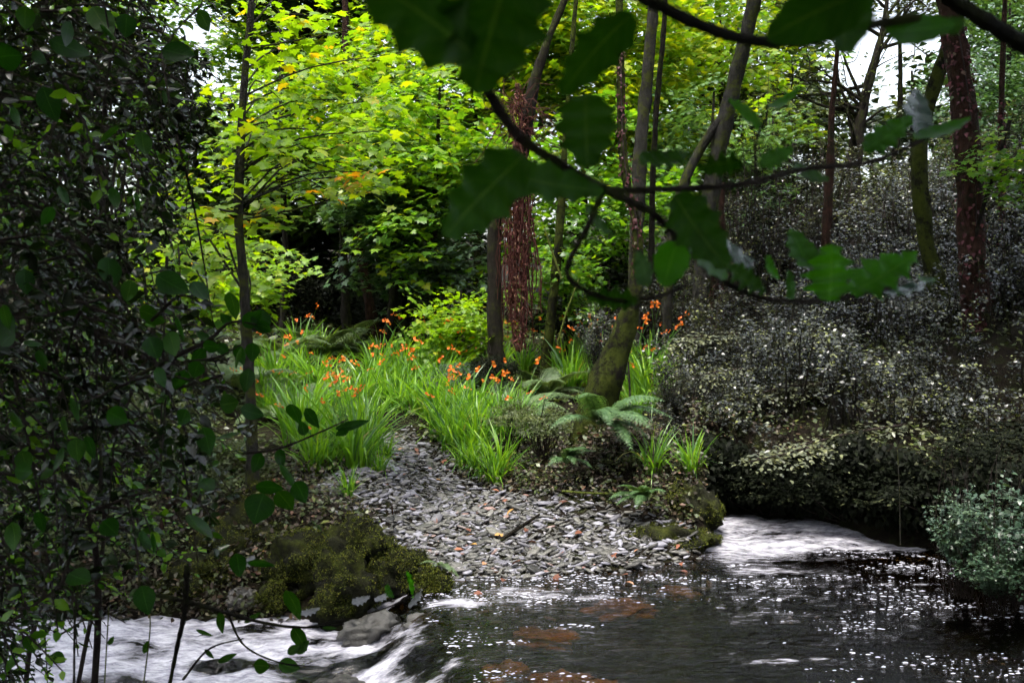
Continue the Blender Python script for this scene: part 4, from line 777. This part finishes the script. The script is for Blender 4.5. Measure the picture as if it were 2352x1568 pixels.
# ------------------------------------------------------------------ fallen wood, stump, stake, litter
def stick(name, label, pts, Y, r0, r1, cat, bark='twig', sides=7):
    P = curve([at(a, b_, Y if len(c_) == 0 else c_[0]) for a, b_, *c_ in pts], 14); o = MB(); o.tube(P, np.linspace(r0, r1, 14), sides, .2)
    c = P[0]; me = o; me.v = [v - c for v in me.v]; return tag(link(name, me.mesh(name, M[bark]), None, c), label, cat)
mb = MB(); c = at(780, 1186, 7.75); bxv = np.array([[x_, y_, z_] for x_ in (-.26, .24) for y_ in (-.07, .07) for z_ in (-.03, .03)]); bxv[4:, 2] += .015; bxv[:, 1] += bxv[:, 0] * .1
mb.add(bxv, [[0,1,3,2],[4,6,7,5],[0,4,5,1],[2,3,7,6],[0,2,6,4],[1,5,7,3]]); tag(link('driftwood_plank', mb.mesh('driftwood_plank', M['bark'], False), None, c), 'dark weathered plank lying at the left of the shingle', 'driftwood')
stick('fallen_branch', 'long thin grey branch lying along the foot of the bank', [(1290,1128),(1380,1133),(1470,1130)], 8.35, .012, .007, 'branch', 'yewbark')
stick('fallen_branch', 'short forked stick lying in the middle of the shingle', [(1150,1240),(1210,1200),(1240,1180)], 7.6, .018, .008, 'branch', 'bark')
stick('fallen_branch', 'thin stick stuck upright at the left of the shingle', [(905,1215),(900,1160)], 8.0, .010, .006, 'branch', 'redbark')
stick('thin_stake', 'thin pale stem standing in the water on the right', [(2068,1250),(2066,1130),(2060,1010)], 7.45, .005, .0035, 'stake', 'greybark')
stick('sapling_stem', 'thin upright stem beside the leaning mossy trunk', [(1440,1020),(1447,920),(1443,830)], 9.0, .014, .009, 'stem', 'greybark')
stick('sapling_stem', 'pale bent stem leaning behind the leaning mossy trunk', [(1280,790),(1300,720),(1330,640)], 12.5, .014, .01, 'stem', 'yewbark')
stick('sapling_stem', 'pale arching stem right of the hanging creeper', [(1290,640),(1262,560),(1250,520)], 12.6, .016, .008, 'stem', 'yewbark')
stick('fallen_branch', 'rusty curved root arching by the mossy boulders', [(370,1215),(385,1165),(430,1135),(455,1150)], 7.3, .02, .012, 'root', 'redbark')
for k_, (a, b_, c_, d_, Y_, lab) in enumerate([(1585,900,1560,690,11.5,'thin dark stem rising behind the bank end'),(1720,850,1705,640,12,'thin dark stem left of the middle bush'),(1770,820,1790,600,12.5,'thin leaning stem behind the middle bush'),(1830,900,1822,700,11,'thin dark stem right of the middle bush'),(1990,880,2015,640,11.5,'thin leaning stem above the black stump'),(2050,860,2040,620,12,'thin upright stem left of the leaning reddish trunk'),(2110,880,2080,560,12.5,'tall thin stem beside the leaning reddish trunk'),(2180,900,2200,650,11.5,'thin stem between the two right trunks'),(2330,900,2310,560,11,'thin stem at the right edge beside the dotted trunk'),(1690,760,1700,520,13.5,'thin stem under the glossy grey holly leaf')]):
    stick('sapling_stem', lab, [(a, b_ + 60), ((a + c_) / 2 + 8 * (-1)**k_, (b_ + d_) / 2), (c_, d_)], Y_, .022, .010, 'stem', 'bark')
P = np.array([at(1925, 990, 8.95), at(1928, 930, 8.95), at(1932, 870, 8.95), at(1936, 830, 8.95)]); mb = MB(); mb.tube(curve(P, 10) - P[0], [.10,.085,.075,.065,.07,.06,.065,.055,.04,.0], 11, .9)
tag(link('tree_stump', mb.mesh('tree_stump', M['bark']), None, P[0]), 'black broken stump among the grey bushes', 'stump')
LF = []
for k in range(3):
    mb = MB(); mb.add((T_SYC if k == 0 else T_OVAL)[0] * [1, 1, 1.8], (T_SYC if k == 0 else T_OVAL)[1]); LF.append(mb.mesh('fallen_leaf', M['litter']))
lx, ly = place(46, .15)
for a, b_ in [(455,1270),(465,1300),(500,1300),(520,1310),(545,1325),(620,1250),(610,1275),(655,1290),(400,1180),(430,1215),(700,1235),(600,1330),(640,1110),(590,1110),(560,1105),(1090,1440),(1470,1270),(1560,1260)]:
    h = hit(a, b_); lx = np.append(lx, h[0]); ly = np.append(ly, h[1])
for i, (x_, y_) in enumerate(zip(lx, ly)):
    on = i < 46
    o = link('fallen_leaf', LF[i % 3], None, (x_, y_, max(float(G(x_, y_)) + .03, float(wlevel(x_, y_)[0]) + .012))); o.rotation_euler = (rng.normal(0, .3), rng.normal(0, .3), rng.uniform(0, 6.28)); s_ = rng.uniform(.05, .09); o.scale = (s_,) * 3
    tag(o, 'fallen red-brown leaf lying on the slate shingle' if on else 'fallen pinkish-brown leaf among the mossy boulders and water edge', 'leaf', 'fallen leaves on the shingle' if on else 'fallen leaves by the boulders')

# ------------------------------------------------------------------ near leaves: one mesh per leaf
def bigleaf(B, T, width, roll=0., spine=.0, fold=.18, curl=.10, seed=0, matname='holly', nst=41):
    """leaf from base B to tip T (world); width in metres; face turned to the camera then rolled"""
    r_ = np.random.default_rng(seed); L = np.linalg.norm(T - B); d = (T - B) / L; view = nrm((B + T) / 2 - np.array([0, 0, CAMZ])); sd = nrm(np.cross(d, view)); up = np.cross(sd, d)
    sd, up = sd * math.cos(roll) + up * math.sin(roll), up * math.cos(roll) - sd * math.sin(roll)
    t_ = np.linspace(0, 1, nst); hw = .5 * width * (np.sin(math.pi * np.clip(t_, 0, 1)**.74))**(.62 if spine else .85)
    if spine:
        ph = t_ * 4.2 + .1; sc_ = np.abs((ph % 1) - .5) * 2; hw = hw * (1 - spine * .55 * (1 - sc_**1.6)) + spine * .05 * width * sc_**6 * (t_ > .05) * (t_ < .97)
    hw[0] = .004 * L; hw[-1] = 0.0
    cols = np.array([-1, -.55, 0, .55, 1]); V = []; ac = []; al = []
    for k in range(nst):
        for c_ in cols:
            wob = spine * .16 * width * abs(c_)**2 * math.cos(t_[k] * 4.2 * 2 * math.pi + (1.2 if c_ > 0 else 0))
            V.append(B + d * L * t_[k] + sd * hw[k] * c_ - up * (fold * hw[k] * abs(c_) * 1.0 - wob * .6) + up * curl * L * 4 * t_[k] * (1 - t_[k])); ac.append(c_); al.append(t_[k])
    q = np.array([[k * 5 + c_, k * 5 + c_ + 1, k * 5 + c_ + 6, k * 5 + c_ + 5] for k in range(nst - 1) for c_ in range(4)])
    mb = MB(); mb.add(np.array(V), q); return mb, np.array(ac), np.array(al)
def put_leaf(parent, root, B, T, width, **kw):
    mb, ac, al = bigleaf(B, T, width, **kw); me = mb.mesh('leaf', M[kw.get('matname', 'holly')])
    for nm, ar in (('across', ac), ('along', al)): me.attributes.new(nm, 'FLOAT', 'POINT').data.foreach_set('value', ar.astype(np.float32))
    o = link('leaf', me, root); o.matrix_parent_inverse = Matrix.Translation(-root.location); return o
def twig(root, pts, r0, r1, matn='twig', n=24, name='stem'):
    P = curve([at(*p) for p in pts], n); mb = MB(); mb.tube(P, np.linspace(r0, r1, n) * (1 + .12 * np.sin(np.arange(n) * 2.1)), 8, .12); wpart(name, mb, M[matn], root)
hb = thing('holly_branch', 'dark holly branch with large leaves crossing the upper middle of the view', 'branch', at(1110, 190, .62))
twig(hb, [(1085,120,.60),(1110,190,.62),(1190,310,.64),(1300,385,.66),(1400,440,.68),(1500,488,.72)], .0042, .0030)
twig(hb, [(1390,436,.68),(1500,436,.70),(1700,424,.74),(1850,388,.78),(2000,372,.82),(2120,322,.85)], .0026, .0016)
twig(hb, [(1384,442,.68),(1345,530,.68),(1302,620,.69),(1340,665,.70),(1420,690,.70),(1510,680,.72),(1580,655,.73)], .0024, .0013)
twig(hb, [(1500,488,.72),(1570,560,.73),(1640,630,.74),(1740,682,.75),(1850,692,.76),(1950,682,.77),(2050,660,.78)], .0026, .0015)
twig(hb, [(1080,130,.58),(1010,90,.56),(1060,20,.54),(1150,-120,.5)], .0035, .004)
twig(hb, [(1740,425,.75),(1735,330,.75),(1760,270,.75),(1760,240,.75)], .0014, .001)
# base x,y  tip x,y  width(px) depth ddepth roll spine tone
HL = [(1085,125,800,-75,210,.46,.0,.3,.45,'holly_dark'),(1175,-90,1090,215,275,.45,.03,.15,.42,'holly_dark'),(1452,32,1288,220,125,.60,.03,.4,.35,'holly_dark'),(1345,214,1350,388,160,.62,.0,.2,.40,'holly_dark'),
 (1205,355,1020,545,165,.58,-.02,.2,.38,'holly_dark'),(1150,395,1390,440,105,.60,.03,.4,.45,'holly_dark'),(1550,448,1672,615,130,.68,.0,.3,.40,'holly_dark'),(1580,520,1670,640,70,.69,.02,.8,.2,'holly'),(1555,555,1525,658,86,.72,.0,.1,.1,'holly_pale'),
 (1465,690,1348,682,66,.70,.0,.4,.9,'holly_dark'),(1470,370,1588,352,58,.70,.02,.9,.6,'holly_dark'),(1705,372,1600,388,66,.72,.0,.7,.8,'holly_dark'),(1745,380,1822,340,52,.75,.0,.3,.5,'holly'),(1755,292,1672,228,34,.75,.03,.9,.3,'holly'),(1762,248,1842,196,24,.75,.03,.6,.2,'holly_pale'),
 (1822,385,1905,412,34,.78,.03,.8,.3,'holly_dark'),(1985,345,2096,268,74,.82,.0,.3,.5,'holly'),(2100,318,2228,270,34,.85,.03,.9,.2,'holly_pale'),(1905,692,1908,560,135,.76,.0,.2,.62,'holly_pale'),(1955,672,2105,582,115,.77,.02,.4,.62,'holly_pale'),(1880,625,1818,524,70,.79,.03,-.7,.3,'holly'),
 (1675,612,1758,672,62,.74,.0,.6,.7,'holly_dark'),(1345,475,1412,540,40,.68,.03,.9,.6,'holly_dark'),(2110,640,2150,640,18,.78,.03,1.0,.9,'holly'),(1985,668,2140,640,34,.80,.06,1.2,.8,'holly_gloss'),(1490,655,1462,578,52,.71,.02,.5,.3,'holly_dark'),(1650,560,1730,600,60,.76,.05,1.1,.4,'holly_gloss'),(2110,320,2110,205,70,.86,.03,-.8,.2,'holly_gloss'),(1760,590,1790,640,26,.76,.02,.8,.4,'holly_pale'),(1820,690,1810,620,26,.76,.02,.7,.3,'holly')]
for i, (bx_, by_, tx, ty, wd, Y_, dY, roll, spn, mt) in enumerate(HL):
    put_leaf(hb, hb, at(bx_, by_, Y_), at(tx, ty, Y_ + dY), wd / F * Y_ / max(.35, math.cos(roll)), roll=roll, spine=min(.9, spn * 1.35), seed=i, matname=mt, curl=.05 if i % 2 else .09, fold=.22)
hb2 = thing('holly_branch', 'out-of-focus holly twig running along the top right edge', 'branch', at(1480, -10, .55))
twig(hb2, [(1440,-20,.53),(1500,5,.53),(1600,55,.54),(1720,92,.55),(1850,95,.56),(1990,60,.57),(2110,40,.58)], .0042, .0028, 'greybark')
for i, (bx_, by_, tx, ty, wd, Y_, dY, roll, spn, mt) in enumerate([(1990,-20,1760,90,150,.5,.02,.3,.2,'holly_dark'),(1960,-60,1940,125,130,.52,.0,.5,.3,'holly_dark'),(2035,70,2195,55,76,.58,.0,.3,.15,'holly'),(2160,70,2215,45,50,.59,.0,.5,.3,'holly_dark')]):
    put_leaf(hb2, hb2, at(bx_, by_, Y_), at(tx, ty, Y_ + dY), wd / F * Y_ / math.cos(roll), roll=roll, spine=spn, seed=60 + i, matname=mt)
hb3 = thing('bare_branch', 'thick black branch cutting across the top right corner', 'branch', at(2352, 110, .9))
twig(hb3, [(2150,-30,.8),(2200,10,.82),(2290,65,.86),(2360,110,.9),(2440,170,.95)], .0062, .0085, 'bark')

# ------------------------------------------------------------------ left thicket (evergreen shrub close to the camera)
tb = np.array([-2.2, 3.0, float(G(-2.2, 3.0))])
th_ = thing('evergreen_thicket', 'dark evergreen thicket filling the left side close to the camera', 'shrub', tb)
stm = MB(); fol = MB()
def edge(py): return np.interp(py, [-200, 0, 150, 300, 500, 650, 800, 1000, 1150, 1300, 1450, 1568], [560, 500, 470, 430, 400, 430, 480, 540, 520, 450, 240, 90])
for i in range(1500):
    Y_ = rng.uniform(2.2, 5.0); py = rng.uniform(-220, 1480); px = rng.uniform(-260, edge(py) + 20)
    a = at(px, py, Y_); ln = rng.uniform(.18, .62); d = nrm(np.array([rng.normal(.55, .35), rng.normal(0, .35), rng.normal(-.45, .4)])); P = curve([a, a + d * ln * .5 + [0, 0, .03], a + d * ln + [0, 0, -.04]], 9)
    sx = CX + P[:, 0] / P[:, 1] * F; sy = HY + (CAMZ - P[:, 2]) / P[:, 1] * F
    if sx.max() > edge(sy[-1]) + 45 or (vn(px / 95 + 3, py / 120, Y_ * .25) < .42 and px > 40): continue
    stm.tube(P, np.linspace(.0045, .0015, 9), 4)
    n = int(ln * rng.uniform(45, 75)); t_ = np.sort(rng.uniform(.05, 1.0, n)); q = np.stack([np.interp(t_, np.linspace(0, 1, 9), P[:, c_]) for c_ in range(3)], 1)
    sd = nrm(np.cross(d, [0, .3, 1.])); sgn = np.where(np.arange(n) % 2, 1, -1)[:, None]
    D = d * .6 + sd * sgn * .8 + rng.normal(0, .35, (n, 3)); N = rng.normal(0, .55, (n, 3)) + [0, -.15, .9]
    fol.leaves(q, D, N, rng.uniform(.6, 1.25, n) * rng.uniform(.024, .045), T_OVAL, np.clip(rng.normal(rng.choice([.2, .45, .9], p=[.48, .28, .24]), .12, n), 0, 1))  # brightest share coloured as sparse lit leaves
for i in range(5):
    a = at(rng.uniform(-200, 300), 1500, rng.uniform(2.8, 4.5)); a[2] = float(G(a[0], a[1])) - .05; top = a + [rng.normal(-.3, .5), rng.normal(0, .3), rng.uniform(2.2, 4.2)]
    stm.tube(curve([a, a * .65 + top * .35 + rng.normal(0, .2, 3), a * .3 + top * .7 + rng.normal(0, .2, 3), top], 24), np.linspace(.013, .005, 24), 7, .15)
wpart('stems', stm, M['twig'], th_); wpart('foliage', fol, M['thicket'], th_)
NL = [(253,626,48,66),(397,652,52,78),(460,669,46,52),(350,726,44,60),(600,739,40,52),(534,702,40,60),(413,756,40,60),(487,796,38,30),(547,823,30,44),(580,809,30,40),(353,799,44,50),(450,849,34,36),(413,873,34,46),(567,873,30,50),(677,950,36,46),(524,1000,48,48),(580,946,52,34),(527,926,40,40),(717,960,24,50),(474,1013,40,60),(177,1033,36,50),(97,826,40,44),(12,780,40,50),
 (333,1378,42,62),(664,1098,50,70),(594,1168,60,66),(460,1208,60,70),(547,1298,34,50),(600,1295,60,26),(183,1325,48,46),(30,1232,50,60),(734,1215,36,50),(235,50,50,72),(115,240,44,80),(410,120,50,70),(20,130,60,60),(160,110,90,40),(290,60,40,50),(380,230,30,44),(330,330,34,50),(250,310,22,56),(620,1120,30,60),(655,1150,40,50),(690,1130,40,50)]
lob = NL + [(float(rng.uniform(0, 520)), float(rng.uniform(0, 1300)), float(rng.uniform(22, 44)), float(rng.uniform(30, 60))) for _ in range(36)]
for i, (px, py, wx, hy) in enumerate(lob):
    if i >= len(NL) and px > edge(py) - 10: continue
    Y_ = rng.uniform(1.9, 2.4); a = rng.normal(1.3, .5) if hy > wx else rng.normal(.2, .3); ln = max(wx, hy) * 1.12; wd = min(wx, hy) / F * Y_; dx, dy = math.cos(a) * ln / 2, math.sin(a) * ln / 2
    put_leaf(th_, th_, at(px - dx, py - dy, Y_), at(px + dx, py + dy, Y_ + rng.normal(0, .02)), wd / .85, roll=rng.normal(0, .75), seed=200 + i, matname='laurel' if rng.random() < .7 else 'holly_dark', fold=.15, curl=.06, nst=11)
# dangling twigs bottom left, and the long leafy twig in front of the sapling
lt = thing('leafy_twig', 'thin dark twig with small hanging leaves over the white water', 'branch', at(424, 1405, 2.2))
twig(lt, [(430,1300,2.2),(424,1405,2.2),(408,1480,2.2),(388,1580,2.2)], .0075, .004, 'bark')
twig(lt, [(330,1360,2.3),(434,1382,2.2),(600,1428,2.2),(700,1440,2.2),(790,1432,2.25)], .006, .002, 'bark')
twig(lt, [(520,1400,2.2),(560,1480,2.2),(640,1520,2.2),(720,1530,2.2)], .003, .0015, 'bark')
twig(lt, [(420,1560,2.2),(480,1490,2.2),(560,1465,2.2)], .003, .0015, 'bark')
twig(lt, [(330,1570,2.2),(345,1440,2.2),(338,1390,2.2)], .0018, .0012, 'yewbark')
twig(lt, [(240,1570,2.2),(248,1430,2.2),(250,1390,2.2)], .0018, .0012, 'yewbark')
twig(lt, [(170,1570,2.3),(172,1430,2.3),(180,1330,2.3)], .003, .002, 'bark')
for i, (a, b_, c_, d_, wd) in enumerate([(505,1405,512,1455,20),(655,1355,690,1425,34),(672,1440,705,1495,30),(583,1528,620,1530,34),(640,1520,690,1535,36),(680,1500,710,1470,22),(470,1490,492,1512,10),(450,1445,490,1460,9),(560,1430,600,1405,12),(500,1520,545,1500,14),(740,1440,775,1442,8),(330,1500,340,1470,14),(248,1480,262,1460,12),(60,1460,80,1500,26),(120,1500,150,1520,24),(660,1500,690,1480,20)]):
    put_leaf(lt, lt, at(a, b_, 2.2), at(c_, d_, 2.2), wd / F * 2.2 / .9, roll=rng.normal(0, .3), seed=500 + i, matname='holly_dark', nst=11)
twig(lt, [(700,1440,2.2),(800,1420,2.2),(900,1390,2.2),(985,1345,2.25)], .002, .0012, 'bark')
for i, (a, b_, c_, d_, wd, mt_) in enumerate([(808,1385,850,1368,24,'pale_gloss'),(862,1380,895,1358,26,'pale_gloss'),(940,1395,968,1350,28,'pale_gloss'),(935,1310,948,1375,16,'holly_pale'),(885,1345,905,1372,26,'holly'),(690,1410,735,1395,20,'pale_gloss'),(560,1300,585,1275,26,'pale_gloss')]):
    put_leaf(lt, lt, at(a, b_, 2.2), at(c_, d_, 2.24), wd / F * 2.2 / .9, roll=rng.normal(.3, .3), seed=540 + i, matname=mt_, spine=.7, nst=25)
l2 = thing('leafy_twig', 'leafy twig crossing low in front of the slender sapling', 'branch', at(420, 810, 2.3))
twig(l2, [(300,870,2.4),(420,810,2.3),(480,780,2.3),(530,740,2.3),(590,745,2.3)], .006, .002, 'twig')
twig(l2, [(430,830,2.3),(500,820,2.3),(555,790,2.3)], .003, .0015, 'twig')
twig(l2, [(560,1040,2.3),(640,1030,2.3),(740,990,2.3),(800,962,2.3)], .0035, .0015, 'twig')
for i, (a, b_, c_, d_, wd) in enumerate([(560,750,600,715,36),(585,745,625,760,30),(500,790,525,815,24),(540,790,560,840,26),(470,800,440,840,26),(770,985,850,965,20),(800,985,770,1000,18),(700,1000,690,965,24),(640,1030,650,1075,26),(600,1040,580,1085,30),(480,780,450,760,20),(530,745,505,720,22)]):
    put_leaf(l2, l2, at(a, b_, 2.3), at(c_, d_, 2.3), wd / F * 2.3 / .9, roll=rng.normal(0, .3), seed=600 + i, matname='laurel', nst=11)
